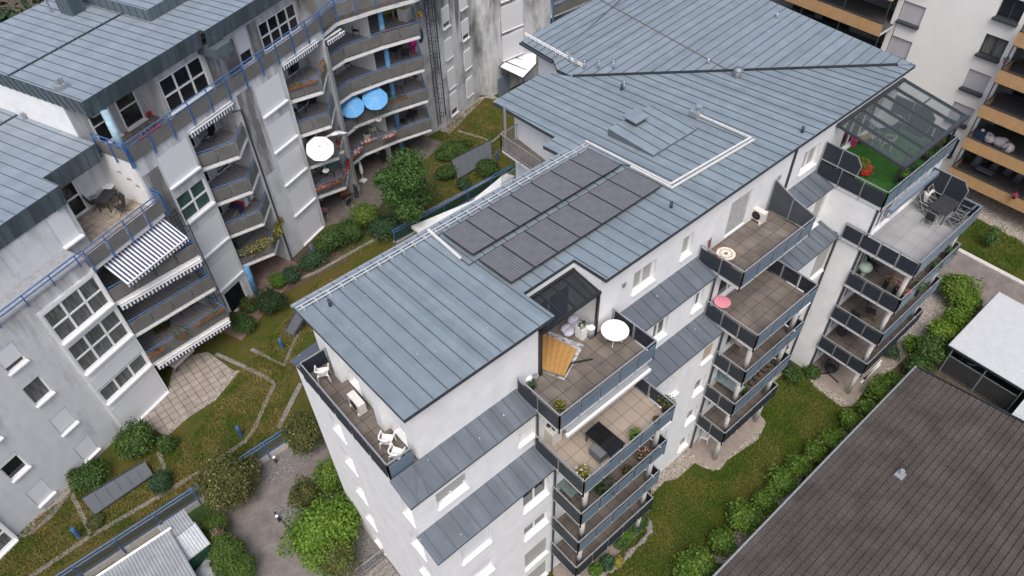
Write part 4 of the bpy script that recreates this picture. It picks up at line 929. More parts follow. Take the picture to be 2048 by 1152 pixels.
b = MB(); b.box(p.x-.25, p.y-.2, p.z+.02, p.x+.25, p.y+.25, p.z+.12); b.cyl(p+Vector((.15, .05, .1)), .1, .15, 12); b.cyl(p+Vector((.15, .05, .25)), .16, .08, 14, .12); b.build('roof_vent', galv, H)
Cp = thing('carport', 'bike shelter with white corrugated metal roof and wire mesh walls beside the hedge', 'shelter', (41, 2, 0), world=True)
corr = mat('corrugated_sheet', (.44, .455, .47), .5, .15, var=.05, scale=2)
def corrugated(mb, x0, x1, y0, y1, z0, z1, pitch, amp, along_x):
    """sheet with ridges; heights z0->z1 along x"""
    n = int(((y1-y0) if along_x else (x1-x0))/pitch*2); vs_ = []
    for i in range(n+1):
        t = i/n; h_ = amp if i % 2 else 0
        if along_x: y = y0+(y1-y0)*t; vs_ += [(x0, y, z0+h_), (x1, y, z1+h_)]
        else: x = x0+(x1-x0)*t; z = z0+(z1-z0)*t; vs_ += [(x, y0, z+h_), (x, y1, z+h_)]
    mb.add(vs_, [(2*i, 2*i+1, 2*i+3, 2*i+2) for i in range(n)])
b = MB(); corrugated(b, 38.35, 45.0, -9, 4.62, 2.5, 2.5, .15, .035, False); b.box(38.35, -9, 2.38, 45.0, 4.6, 2.49); b.build('roof', corr, Cp)
b = MB(); b.bar((38.36, 4.64, 2.44), (45, 4.64, 2.44), .04, .16); b.bar((38.33, 4.6, 2.44), (38.33, -9, 2.44), .05, .14); b.build('roof_edge', anth, Cp)
b = MB()
for y in (4.3, 2.2, .1): b.bar((38.55, y, 0), (38.55, y, 2.4), .08)
for z in (.1, 1.6): b.bar((38.55, 4.3, z), (38.55, .1, z), .05)
b.bar((38.55, 1.15, .1), (38.55, 1.15, 1.6), .04); b.build('frame', galv, Cp)
meshM = glassy('wire_mesh', (.05, .052, .055), .72, .6)
b = MB(); b.face((38.52, 4.25, .12), (38.52, 2.24, .12), (38.52, 2.24, 1.58), (38.52, 4.25, 1.58)); b.face((38.52, 2.16, .12), (38.52, .14, .12), (38.52, .14, 1.58), (38.52, 2.16, 1.58)); b.build('mesh_infill', meshM, Cp)
b = MB(); b.box(44.6, -9, 0, 44.8, 4.4, 2.4); b.box(38.6, -9, .0, 44.6, 4.4, .02); b.build('rear_wall', anth, Cp)
b = MB(); corrugated(b, 36.3, 38.3, -6, -.2, 2.3, 2.4, .15, .03, False); o = b.build('lean_to_roof', corr, Cp)
def bicycle(label, loc, rz_):
    t = thing('bicycle', label, 'bicycle', loc, rz_); b = MB()
    for x in (-.52, .52):
        w = MB(); w.tube([(x+.33*math.cos(a), 0, .34+.33*math.sin(a)) for a in [2*math.pi*i/16 for i in range(17)]], .018, 5)
        for i in range(8): a = math.pi*i/4; w.tube([(x, 0, .34), (x+.32*math.cos(a), 0, .34+.32*math.sin(a))], .004, 3)
        w.build('wheel', blackm, t)
    f = [(-.52, .34), (-.15, .34), (.4, .78), (-.2, .82), (-.15, .34), (-.52, .34), (-.2, .82)]
    b.tube([(x, 0, z) for x, z in f[:3]], .018); b.tube([(.4, 0, .78), (-.2, 0, .74)], .018); b.tube([(-.15, 0, .34), (-.23, 0, .92)], .018); b.tube([(-.52, 0, .34), (-.2, 0, .78)], .012); b.tube([(.52, 0, .34), (.38, 0, .95)], .018)
    b.build('frame', galv, t); b = MB(); b.tube([(.38, -.28, .98), (.36, 0, .98), (.38, .28, .98)], .016); b.build('handlebar', whiteP, t); b = MB(); b.ball((-.24, 0, .95), .14, .08, .04); b.build('saddle', blackm, t); return t
bicycle('grey bicycle parked behind the wire mesh of the shelter', (39.2, 2.9, 0.02), .5); bicycle('older bicycle parked by the far end of the mesh shelter', (39.6, 3.7, .02), .2)

# ================================================================ SHEDS AT LOWER LEFT
S = thing('shed', 'grey corrugated metal shed roof at bottom left', 'shed', (-2, 26, 0), world=True)
c = [Vector((*p2(*q_, 2.4), 2.4)) for q_ in ((340, 1060), (200, 1152), (390, 1152))]
b = MB(); a = c[0]; ex = (c[1]-c[0]).normalized(); ey = Vector((ex.y, -ex.x, 0)); ey = -ey if ey.y > 0 else ey
def corr_sheet(mb, O, ex, ey, lx, ly, pitch=.16, amp=.035, drop=0):
    n = int(lx/pitch*2); vs_ = []
    for i in range(n+1):
        p = O+ex*(lx*i/n)+Z3*(amp if i % 2 else 0); vs_ += [p, p+ey*ly-Z3*drop]
    mb.add(vs_, [(2*i, 2*i+1, 2*i+3, 2*i+2) for i in range(n)])
    mb.obox(O-Z3*.08, ex*lx, ey*ly-Z3*drop, Z3*.07)
galvR = mat('aged_zinc_corrugated', (.30, .315, .325), .5, .25, var=.16, scale=1.5)
corr_sheet(b, a, ex, ey, 9.5, 5.5, drop=.25); b.build('roof', galvR, S)
b = MB(); b.bar(a+Vector((.1, .05, .05)), a+ex*9.5+Z3*.05+Vector((0, .05, 0)), .12, .06); b.build('ridge_flashing', whiteP, S)
b = MB(); b.obox(a+ey*.3+ex*.2-Vector((0, 0, 2.4)), ex*9, ey*5, Z3*2.15); b.build('wall', mat('dark_boards', (.07, .075, .07), .9), S)
S2 = thing('shed', 'small green garden hut with corrugated lean to roof beside the conifers', 'shed', (-.7, 29, 0), world=True)
c = [Vector((*p2(*q_, 2.3), 2.3)) for q_ in ((316, 1055), (367, 1018), (404, 1072), (352, 1108))]
b = MB(); e1 = (c[1]-c[0]); e2 = (c[3]-c[0]); corr_sheet(b, c[0], e1.normalized(), e2.normalized(), e1.length, e2.length*.55, .15, .03, .05); b.build('roof', galvR, S2)
b = MB(); o_ = c[0]+e2*.5-Z3*.12; corr_sheet(b, o_, e1.normalized(), e2.normalized(), e1.length*1.05, e2.length*.75, .15, .03, .25); b.build('lower_roof', mat('pale_corrugated', (.47, .485, .50), .5, .2, var=.1), S2)
b = MB(); q_ = c[0]+e2*.1+e1*.06; q_.z = 0; b.obox(q_, e1*.9, e2*1.15, Z3*1.85); b.build('wall', mat('dark_green_boards', (.010, .055, .035), .7, var=.15), S2)
b = MB(); random.seed(5); O = Vector((*p2(412, 1135, .9), 0))
g = 9
pts = []
for i in range(g):
    for j in range(g): pts.append((O.x-1.3+2.9*i/(g-1), O.y-1.3+2.2*j/(g-1), .95+.35*math.sin(i*.9+j*.5)*math.cos(j*.8)-.08*(i-4)**2*.4-random.random()*.12))
b.add(pts, [(i*g+j, (i+1)*g+j, (i+1)*g+j+1, i*g+j+1) for i in range(g-1) for j in range(g-1)]); b.add([(p[0], p[1], 0) for p in pts], [(j, j+1, g*1+j+1, g+j) for j in range(g-1)])
tag(b.build('tarpaulin', mat('grey_tarpaulin', (.36, .37, .37), .6, var=.2, scale=2), None, True), 'rumpled pale grey tarpaulin covering a pile beside the green hut', 'tarpaulin')

# ================================================================ FENCE OF THE PODIUM GARDEN
def fence(name, label, x0, x1, y, z0=GZ, hh=1.25, step=2.15, wall_h=.55, solid=None):
    t = thing(name, label, 'fence', ((x0+x1)/2, y, z0), world=True); b = MB()
    b.box(x0, y-.14, -.4, x1, y+.14, z0+.12); b.build('plinth_wall', concr, t)
    b = MB(); n = round((x1-x0)/step)
    b.tube([(x0, y-.02, z0+hh), (x1, y-.02, z0+hh)], .04); b.tube([(x0, y-.12, z0+hh-.14), (x1, y-.12, z0+hh-.14)], .03); b.tube([(x0, y-.15, z0+.28), (x1, y-.15, z0+.28)], .03); b.build('rail', bluem, t)
    for i in range(n+1):
        x = x0+(x1-x0)*i/n; p = MB(); p.bar((x, y-.16, z0-.25), (x, y-.16, z0+hh), .07); p.bar((x, y-.16, z0+hh-.02), (x, y+.05, z0+hh-.02), .05); p.build('post', bluem, t)
    for i in range(n):
        xa = x0+(x1-x0)*i/n+.06; xb = x0+(x1-x0)*(i+1)/n-.06; p = MB(); p.box(xa, y-.16, z0+.3, xb, y-.145, z0+hh-.18); p.build('panel', solid, t)
    return t
pebP = glassy('pebbled_glass', (.10, .115, .10), .62, .35)
fence('garden_fence', 'blue metal railing with glazed panels on a concrete plinth along the lower left garden', -14, 1.15, 27.4, solid=pebP)
fence('garden_fence', 'short blue railing with glazed panels between the flowering bush and the olive bush', 1.75, 5.0, 27.4, step=1.6, solid=pebP)
fence('garden_fence', 'blue railing with green glass panels behind the solar roof, beside the white ramp cover', 19.4, 31.2, 37.4, solid=glassy('green_glass', (.03, .07, .05), .75, .2))
b = MB(); zr_ = 1.3; q_ = pp([(822, 452), (948, 400), (950, 396), (1011, 346), (1030, 352), (1018, 372), (845, 470)], zr_); b.prism([(x, y) for x, y in q_], zr_-.25, zr_); tag(b.build('ramp_cover', white), 'white flat cover over the garage ramp behind the solar roof', 'cover')
b = MB()
for i in range(14): x = 29.2+i*.12; b.bar((x, 36.3, 1.3), (x, 36.3, 2.2), .02)
b.bar((29.1, 36.3, 2.2), (30.9, 36.3, 2.2), .04); b.bar((29.1, 36.3, 1.4), (30.9, 36.3, 1.4), .03); tag(b.build('guard_rail', galv), 'small galvanised bar railing at the top of the ramp', 'railing')

# ================================================================ PLANTS
def lump(seed):
    rn = random.Random(seed); L_ = [(Vector((rn.gauss(0, 1), rn.gauss(0, 1), rn.gauss(0, .8))).normalized(), rn.uniform(.10, .28)) for _ in range(11)]
    def f(d): return .80+sum(a*max(0, d.dot(v)-.72)/.28 for v, a in L_)
    return f
def leaves(mb, c, r, n, size, seed, zmin=-.5, tilt=.75):
    c = Vector(c); rn = random.Random(seed); f = lump(seed); k = 0
    while k < n:
        d = Vector((rn.gauss(0, 1), rn.gauss(0, 1), rn.gauss(0, 1))).normalized()
        if d.z < zmin: continue
        s = f(d)*(1-abs(rn.gauss(0, .12)))*rn.choice((1, 1, 1, .92, .82, .75, 1.03))
        p = c+Vector((d.x*r[0]*s, d.y*r[1]*s, d.z*r[2]*s))
        nr = (d+Vector((rn.gauss(0, tilt), rn.gauss(0, tilt), rn.gauss(0, tilt)+.35))).normalized()
        mb.leaf(p, nr, size*rn.uniform(.65, 1.35)); k += 1
def core(mb, c, r, seed, s=.72):
    f = lump(seed); k0 = len(mb.v); mb.ball(c, r[0]*s, r[1]*s, r[2]*s, 14, 9)
    c = Vector(c)
    for i in range(k0, len(mb.v)):
        d = Vector(((mb.v[i].x-c.x)/r[0], (mb.v[i].y-c.y)/r[1], (mb.v[i].z-c.z)/r[2])).normalized(); mb.v[i] = c+(mb.v[i]-c)*f(d)
SEED = [100]
def bush(label, cen, r, m, n=None, size=.13, name='bush', cat='bush', group=None, tips=None, tipn=0, F=ID, base=None):
    """crown centre `cen`, radii r; stands on the ground below it"""
    SEED[0] += 1; random.seed(SEED[0]); n = n or int(3000*(r[0]*r[1]+r[0]*r[2]+r[1]*r[2])/3*(.13/size)**1.6)
    b = MB(); mats = [m]; b.ball((cen[0], cen[1], cen[2]-.08*r[2]), r[0]*.62, r[1]*.62, r[2]*.62, 12, 8)
    lobes = [(Vector(cen), 1.0, .45)]
    for k in range(5): a = k*1.257+random.uniform(-.4, .4); q = random.uniform(.35, .55); lobes.append((Vector((cen[0]+math.cos(a)*r[0]*q, cen[1]+math.sin(a)*r[1]*q, cen[2]+random.uniform(-.3, .35)*r[2])), random.uniform(.48, .66), .11))
    for i, (c_, s_, f_) in enumerate(lobes):
        rr = tuple(q*s_*(.9 if i == 0 else 1) for q in r); leaves(b, c_, rr, int(n*f_*(1.25 if i else 1)), size, SEED[0]*9+i)
        if tips: b.cm = 1; leaves(b, c_, tuple(q*1.05 for q in rr), int(tipn*f_), size*.85, SEED[0]*9+i, .1, .5); b.cm = 0
    if tips: mats.append(tips)
    t = thing(name, label, cat, (cen[0], cen[1], base if base is not None else cen[2]-r[2]), 0, group)
    b.F = ID; b.build('foliage', mats, t); s_ = MB(ID); z0 = base if base is not None else cen[2]-r[2]
    s_.tube([(cen[0], cen[1], z0-.03), (cen[0], cen[1], cen[2])], [.07, .04], 6); s_.build('stem', barkM, t); return t
def pbush(label, px, py, z0, rx, rzz, m, ry=None, lift=None, **k):
    """bush whose crown centre is seen at px,py standing on z0"""
    h = lift if lift is not None else rzz*.8; p = pz(px, py, z0+h); return bush(label, (p.x, p.y, z0+h), (rx, ry or rx, rzz), m, base=z0, **k)
# garden of the grey building
pbush('big round bush at the foot of the shuttered wall, left of the slab patio', 270, 880, GZ, 1.25, 1.05, lf_mid, tips=lf_bri, tipn=400)
pbush('small round bush between the slab patio and the light well', 333, 887, GZ, .62, .62, lf_mid)
pbush('spreading dark green bush against the grey wall above the light well', 175, 955, GZ, 1.15, .75, lf_mid)
pbush('blue green juniper at the right end of the light well', 320, 965, GZ, .75, .6, lf_blue, size=.09)
pbush('ragged low shrub at the edging below the light well', 190, 1045, GZ, .5, .3, lf_oliv, size=.09)
pbush('large bush with creamy flower tips overhanging the blue fence', 455, 962, 0, 1.85, 1.7, lf_oliv, lift=1.6, tips=lf_tip, tipn=420)
pbush('olive bush leaning on the white end wall above the driveway', 606, 866, 0, 1.3, 1.5, lf_oliv, lift=1.5, tips=lf_tip, tipn=110)
pbush('bright green laurel shrub, largest beside the driveway', 645, 1060, 0, 2.35, 1.9, lf_bri, ry=1.85, lift=1.5, size=.17)
pbush('olive shrub behind the large bright laurel', 610, 990, 0, .95, 1.1, lf_oliv, lift=1.2)
pbush('bronze green shrub in front of the large bright laurel', 668, 1110, 0, 1.3, 1.15, lf_oliv, lift=1.25, tips=lf_bri, tipn=400)
pbush('narrow bright shrub squeezed against the white end wall', 664, 955, 0, .95, 1.75, leafm('lime_leaves', (.06, .11, .012), (.11, .18, .02)), lift=1.5)
random.seed(11)
for i, (x, y, r) in enumerate([(428, 1052, .75), (437, 1092, .8), (460, 1105, .95), (452, 1130, .8), (482, 1140, .9)]):
    pbush(['rounded conifer nearest the green hut', 'rounded conifer behind the brown dead shrub', 'largest rounded conifer lining the driveway', 'low rounded conifer between its taller neighbours', 'rounded conifer at the bottom end of the conifer row'][i], x, y, 0, r, r*1.1, leafm('conifer_green', (.045, .085, .012), (.08, .135, .02), .25), lift=r*1.1, size=.085, name='conifer', cat='conifer', group='conifers along the driveway', n=6500)
pbush('dead brown shrub among the rounded conifers', 435, 1070, 0, .42, .5, leafm('dry_leaves', (.16, .11, .08), (.26, .2, .16)), lift=1.3, size=.08)
pbush('very dark round bush beside the blue column path', 540, 603, GZ, 1.15, 1.0, lf_dark, size=.1)
pbush('light green clipped round bush, behind the very dark bush', 557, 562, GZ, .72, .62, leafm('fresh_green_leaves', (.05, .11, .012), (.085, .16, .02)), size=.1)
pbush('dark round rhododendron at the corner of the flower bed', 582, 549, GZ, .75, .7, lf_blue)
pbush('round green bush with red roses behind it', 488, 648, GZ, .82, .75, lf_mid, size=.11)
pbush('red rose bush at the edge of the paved path', 497, 610, GZ, .75, .35, lf_mid, tips=redF, tipn=70, lift=.4)
pbush('pink rose bush beside the lowest front balcony', 466, 632, GZ, .4, .35, lf_mid, tips=redF, tipn=30, lift=.35)
pbush('loose green shrub along the pebble strip by the grey wall', 665, 478, GZ, 1.5, 1.1, lf_mid, ry=.9, lift=1.0)
pbush('low dark shrub around the blue light bollard', 625, 520, GZ, 1.5, .55, lf_blue, ry=.8)
pbush('yellow green bush left of the big tree', 730, 430, GZ, 1.1, 1.1, leafm('yellowish_leaves', (.055, .10, .012), (.10, .16, .022)), lift=1.2)
pbush('grey green shrub in front of the big tree', 770, 452, GZ, 1.25, .8, lf_blue, lift=.8)
pbush('dense green shrub under the clothes line patio', 700, 460, GZ, 1.1, .9, lf_mid, lift=.9)
pbush('flat bright hedge patch on the rear lawn', 905, 300, GZ, 2.1, .55, lf_mid, ry=1.2, tips=lf_bri, tipn=150)
pbush('low spreading juniper in front of the flat hedge patch', 893, 345, GZ, 1.0, .6, lf_mid)
pbush('rounded juniper beside the rear light well', 975, 335, GZ, 1.1, .7, lf_mid)
pbush('small round bush on bare soil in the rear lawn', 927, 368, GZ, .6, .5, lf_blue)
pbush('green bush below the rear balcony of the white building', 1022, 345, GZ, .7, .6, lf_bri)
def tree(label, px, py, z0, h, r, n, m, size=.22, name='tree'):
    p = pz(px, py, z0+h*.6); SEED[0] += 1; random.seed(SEED[0]); t = thing(name, label, 'tree', (p.x, p.y, z0)); b = MB(ID)
    cs = [((0, 0, .6), .8)]+[((random.uniform(-.62, .62), random.uniform(-.62, .62), random.uniform(.42, .98)), random.uniform(.38, .6)) for _ in range(12)]
    for i, (q, s) in enumerate(cs):
        c = Vector((p.x+q[0]*r, p.y+q[1]*r, z0+q[2]*h)); rr = (r*s, r*s, h*.36*s); leaves(b, c, rr, int(n*s*s/2.8), size, SEED[0]*13+i, -.7)
        if i == 0: core(b, c, rr, SEED[0]*13, .6)
    b.build('crown', [m], t)
    b = MB(ID); b.tube([(p.x, p.y, z0-.05), (p.x+.05, p.y, z0+h*.3), (p.x, p.y+.05, z0+h*.7)], [.16, .12, .05], 8)
    for i in range(5): a = i*1.3; b.tube([(p.x, p.y, z0+h*(.28+.05*i)), (p.x+math.cos(a)*r*.6, p.y+math.sin(a)*r*.6, z0+h*(.5+.06*i))], [.06, .02], 6)
    b.build('trunk', barkM, t); return t
tree('leafy green tree with pale leaf undersides in front of the wide balcony stack', 812, 385, GZ, 5.2, 2.2, 12000, leafm('tree_leaves', (.03, .075, .014), (.06, .125, .028), .5), .2)
# trees behind the buildings
def ftree(label, x, y, z0, h, r): 
    SEED[0] += 1; random.seed(SEED[0]); t = thing('tree', label, 'tree', (x, y, z0)); b = MB(ID)
    for i in range(6):
        c = Vector((x+random.uniform(-.5, .5)*r, y+random.uniform(-.5, .5)*r, z0+h*random.uniform(.5, .85))); leaves(b, c, (r*.7, r*.7, h*.25), 900, .5, SEED[0]*7+i, -.6)
    core(b, (x, y, z0+h*.62), (r*.8, r*.8, h*.3), SEED[0], .8); b.build('crown', [lf_dark], t); b = MB(ID); b.tube([(x, y, z0), (x, y, z0+h*.6)], [.3, .12], 8); b.build('trunk', barkM, t)
for i, (px, py) in enumerate([(20, 30), (75, 5), (-20, 90)]):
    p = LB @ Vector((23+4*i, 50+2*(i % 2), 0)); ftree(['dark tree behind the upper zinc roof at top left', 'dark tree tip just above the chimney roof edge', 'dark tree at the left margin behind the zinc roof'][i], p.x, p.y, 0, 17, 4)
for i, (px, py) in enumerate([(1585, 15), (1560, -5), (1610, 25)]):
    p = pz(px, py, 4); ftree(['dark tree behind the wing roof beside the timber balcony', 'dark tree at the top edge between roof and timber balcony', 'small dark tree half hidden by the timber balcony'][i], p.x, p.y, 0, 8, 3)
# hedge along the tiled house: separate laurels
HG = [(1395, 1135, .95), (1445, 1085, .7), (1490, 1035, .8), (1530, 1000, .75), (1565, 962, .7), (1600, 930, .75), (1632, 905, .7), (1665, 880, .65), (1705, 842, .6), (1735, 818, .65), (1770, 785, .75), (1792, 765, .65)]
for i, (x, y, r) in enumerate(HG):
    words = ['nearest the bottom edge', 'second from the bottom edge', 'beside the path bend at the bottom', 'in the lower middle of the row', 'opposite the second balcony tower', 'halfway along the tile roof gutter', 'just below the square hatch', 'next to the dark square hatch', 'just above the square hatch', 'near the tile roof corner', 'touching the tile roof corner', 'beyond the tile roof corner'][i]
    pbush('bright laurel bush by the tile roof gutter, '+words, x, y, 0, r*random.uniform(1.0, 1.45), r*random.uniform(.75, 1.1), lf_hed, lift=r*.95, size=.16, name='hedge_bush', group='laurels along the tiled house')
for i, (x, y, r, m) in enumerate([(1862, 700, 1.15, lf_mid), (1890, 665, 1.2, lf_bri), (1920, 640, 1.0, lf_bri), (1950, 628, .8, lf_oliv), (1915, 575, 1.35, leafm('lime_leaves', (0, 0, 0), (0, 0, 0))), (1935, 605, 1.05, lf_bri), (1840, 735, .9, lf_mid), (1830, 690, .7, lf_bri)]):
    words = ['darkest, left of the bike shelter', 'in the middle of the row by the shelter', 'under the shelter roof corner', 'bronze tinted, touching the shelter roof', 'tallest, below the flower balcony', 'between the tall one and the shelter', 'lowest, at the tile roof corner', 'small, on the gravel side'][i]
    pbush('leafy hedge shrub by the bike shelter, '+words, x, y, 0, r, r*.95, m, lift=r*.95, size=.17, name='hedge_shrub', cat='shrub', group='shrubs beside the bike shelter')
pbush('young conifer sapling on the front lawn of the timber balcony block', 1984, 472, .05, .55, 1.3, lf_mid, lift=1.1, size=.16, name='sapling', n=420)
pbush('leafy plant at the corner of the white wall by the swing chair', 1588, 752, 0, .6, .7, lf_mid, lift=.6); pbush('small plant next to the swing chair patio', 1625, 745, 0, .5, .5, lf_mid, lift=.4)
for i, (x, y) in enumerate([(1190, 1140), (1215, 1125), (1240, 1085), (1255, 1070), (1272, 1052), (1283, 1040)]):
    pbush(['yellow green perennial at the near end of the stone bed', 'blue green perennial beside the bare gap of the stone bed', 'green peony left in the stone bed', 'green peony in the middle of the stone bed', 'small peony right in the stone bed', 'round plant at the far end of the stone bed'][i], x, y, 0, .42, .4, (leafm('fresh_green_leaves', (0, 0, 0), (0, 0, 0)), lf_blue, lf_mid)[i % 3], lift=.4, size=.12, name='perennial', cat='plant', group='plants in the stone edged bed')
pbush('yellow perennial with red blooms in the stone bed gap', 1236, 1123, 0, .34, .28, lf_yel, lift=.3, size=.1, tips=redF, tipn=8, name='perennial', cat='plant')
b = MB(); random.seed(2); pth = [(1205, 1150), (1240, 1128), (1262, 1102), (1285, 1082), (1300, 1062), (1297, 1045), (1288, 1035)]
for (xa, ya), (xb, yb) in zip(pth, pth[1:]):
    for k_ in range(4):
        q = pz(xa+(xb-xa)*k_/4, ya+(yb-ya)*k_/4, .08); s_ = random.uniform(.13, .24); b.ball((q.x, q.y, .06), s_, s_*random.uniform(.6, 1), .14, 7, 5)
tag(b.build('stone_border', stone), 'curved border of field stones around the bed under the first balcony tower', 'border')
pbush('grey green shrub at the gravel by the third balcony tower', 1780, 700, 0, .7, .4, lf_blue, lift=.4)

# grass blades: uncountable tufts over the lawns
def inside(p, poly):
    c = False; j = len(poly)-1
    for i in range(len(poly)):
        (xi, yi), (xj, yj) = poly[i], poly[j]
        if (yi > p[1]) != (yj > p[1]) and p[0] < (xj-xi)*(p[1]-yi)/(yj-yi)+xi: c = not c
        j = i
    return c
def tufts(name, poly, z, n, m, seed, h=.11, avoid=()):
    rn = random.Random(seed); b = MB(ID); x0 = min(p[0] for p in poly); x1 = max(p[0] for p in poly); y0 = min(p[1] for p in poly); y1 = max(p[1] for p in poly); k = 0; t = 0
    while k < n and t < n*4:
        t += 1; p = (rn.uniform(x0, x1), rn.uniform(y0, y1))
        if not inside(p, poly) or any(inside(p, a) for a in avoid): continue
        a = rn.uniform(0, 6.28); hh = h*rn.uniform(.4, 1.3); w = .035
        for q in (a, a+2.1): b.add([(p[0]-math.cos(q)*w, p[1]-math.sin(q)*w, z-.01), (p[0]+math.cos(q)*w, p[1]+math.sin(q)*w, z-.01), (p[0]+math.sin(q)*hh*.8, p[1]-math.cos(q)*hh*.8, z+hh)], [(0, 1, 2)])
        k += 1
    return struct(b.build(name, m), 'stuff')
gtuft = mat('grass_blades', (.050, .092, .009), .8, col2=(.112, .118, .025), scale=.45, detail=8, thr=(.40, .60), island=.35, spec=.2)
gtufd = mat('dry_grass_blades', (.062, .095, .012), .8, col2=(.170, .138, .045), scale=.6, detail=8, thr=(.38, .58), island=.35, spec=.2)
gpoly = [pp(q, .0) for q in ([(1303, 990), (1330, 962), (1353, 959), (1389, 926), (1411, 937), (1439, 941), (1455, 920), (1489, 898), (1517, 879), (1533, 845), (1522, 832), (1500, 800), (1400, 850), (1300, 950)], [(1616, 757), (1630, 775), (1658, 796), (1683, 813), (1708, 812), (1722, 790), (1790, 735), (1838, 690), (1905, 600), (1790, 650), (1690, 770)])]
tufts('lawn_tufts', pp([(1205, 1160), (1300, 1035), (1305, 985), (1355, 955), (1440, 940), (1520, 870), (1530, 780), (1600, 745), (1680, 815), (1705, 845), (1625, 880), (1570, 960), (1480, 1040), (1390, 1120), (1370, 1160)], 0), 0, 17000, gtuft, 1, avoid=gpoly)
tufts('garden_tufts', pp([(0, 1090), (140, 990), (380, 880), (480, 745), (640, 560), (700, 560), (760, 520), (600, 690), (575, 780), (560, 870), (420, 960), (80, 1155), (0, 1160)], GZ), GZ, 24000, gtufd, 2, avoid=[pp([(275, 841), (337, 774), (352, 716), (416, 704), (480, 742), (420, 810), (334, 873)], GZ)])
tufts('garden_tufts', pp([(860, 330), (890, 255), (960, 200), (1010, 230), (1000, 320), (900, 400), (700, 520), (660, 540), (700, 490), (840, 410)], GZ), GZ, 9000, gtufd, 3)
tufts('front_lawn_tufts', [(50.4, 5), (54.3, 5), (54.3, 12), (50.4, 12)], .05, 5000, gtuft, 4)

# ================================================================ SOLAR PANELS
pvM = brick('solar_cells', (.118, .117, .124), (.108, .107, .115), (.185, .185, .195), .129, 5, .014, .25, 0, .10, 2, 0)
def pv(label, loc, rz_, group, F):
    t = thing('solar_panel', label, 'solar panel', loc, rz_, group); w, h = 1.26, 2.1; dz = -RS
    b = MB(); b.obox((.02, .02, .012-.02*RS*0), (w-.04, 0, 0), (0, h-.04, dz*(h-.04)), (0, 0, .012)); b.build('cells', pvM, t)
    b = MB()
    for a, c in (((0, 0, 0), (w, 0, 0)), ((0, h, dz*h), (w, h, dz*h))): b.bar(a, c, .035, .05)
    for x in (.0, w): b.bar((x, 0, 0), (x, h, dz*h), .03, .048)
    b.build('frame', blackm, t); b = MB()
    for x in (.25, w-.25): b.bar((x, .1, -.07), (x, h-.1, dz*h-.07), .04)
    b.build('mounting_rail', galv, t); return t
PV = Kind(pv); xa = rp(945, 515).x; xb = rp(1232, 332).x
rows = [(18.28, 12.98), (15.78, 12.95)]
wds = ['nearest the white roof end', 'second from the near end', 'third from the near end', 'in the middle', 'third from the hatch end', 'second from the hatch end', 'nearest the roof hatch']
for ri, (y, x0_) in enumerate(rows):
    for i in range(7):
        x = x0_+i*1.292; PV.put('dark solar panel in the %s row, %s' % (('eave side', 'loggia side')[ri], wds[i]), (x, y, rz(x, y)+.17), 0, 'solar panels on the zinc roof')

# ================================================================ FURNITURE
def mono(label, loc, rz_, group=None, F=ID, m=whiteP, name='plastic_chair'):
    t = thing(name, label, 'chair', loc, rz_, group, F)
    b = MB(); b.prism([(-.23, -.23), (.23, -.23), (.21, .22), (-.21, .22)], .40, .43); b.build('seat', m, t)
    b = MB(); arc = [(.27*math.cos(a), .06+.24*math.sin(a)) for a in [RAD(-10)+RAD(200)*i/10 for i in range(11)]]
    b.tube([(x, y, .78 if 2 < i < 8 else .66) for i, (x, y) in enumerate(arc)], .03, 6)
    for i in range(7): a = RAD(40+i*16.6); b.bar((.20*math.cos(a), .05+.19*math.sin(a), .43), (.27*math.cos(a), .06+.24*math.sin(a), .77), .045, .02)
    b.build('backrest', m, t)
    for s in (-1, 1):
        b = MB(); b.tube([(s*.25, -.24, 0), (s*.24, -.2, .42), (s*.27, -.22, .64), (s*.27, .02, .67)], .028, 6); b.build('armrest', m, t)
        for y in (-.22, .22): b = MB(); b.tube([(s*.25, y*1.12, 0), (s*.21, y, .42)], [.022, .035], 6); b.build('leg', m, t)
    return t
MONO = Kind(mono)
MONO.put('white plastic armchair alone at the far end of the narrow end terrace', (5.72, 19.45, 13.8), RAD(150))
MONO.put('white plastic armchair against the wall near the front of the end terrace, behind another', (5.88, 15.0, 13.8), RAD(130))
MONO.put('white plastic armchair closest to the front corner of the end terrace', (5.82, 14.25, 13.8), RAD(120))
p = pz(1408, 880, .02); MONO.put('white plastic chair on the ground patio under the second balcony tower', (p.x, p.y, .02), RAD(200))
def lchair(label, u, v, z, a, **k): return MONO.put(label, (u, v, z), a, F=LB, **k)
def uvp(px, py, z): return luv(px, py, z)
for i, (px, py) in enumerate([(748, 268), (736, 283)]):
    u, v = uvp(px, py, FL[1]); lchair(['tall white plastic armchair on the balcony with red and white flowers', 'white plastic chair left of the tall one, by the flower balcony rail'][i], u, v, FL[1], RAD(160-40*i))
def metalchair(label, loc, rz_, group=None, F=ID, fm=galv, sm=darkcl, name='garden_chair'):
    t = thing(name, label, 'chair', loc, rz_, group, F)
    b = MB(); b.box(-.22, -.24, .42, .22, .22, .445); b.build('seat', sm, t)
    b = MB(); b.obox((-.22, .22, .45), (.44, 0, 0), (0, .18, .62), (0, .02, -.008)); b.build('backrest', sm, t)
    for s in (-.26, .26):
        b = MB(); b.tube([(s, -.34, 0), (s, .05, .43), (s, .42, 1.07)], .02, 6); b.tube([(s, .32, 0), (s, -.22, .42), (s, -.24, .64), (s, .28, .68)], .018, 6); b.build('side_frame', fm, t)
    b = MB(); b.bar((-.26, .40, 1.06), (.26, .40, 1.06), .03); b.bar((-.26, -.24, .42), (.26, -.24, .42), .025); b.build('crossbar', fm, t); return t
GCH = Kind(metalchair); DCH = Kind(lambda *a: metalchair(*a, fm=blackm))
p = pz(1885, 440, 11.05); tx, ty = p.x+.35, p.y+.3; z = 11.05
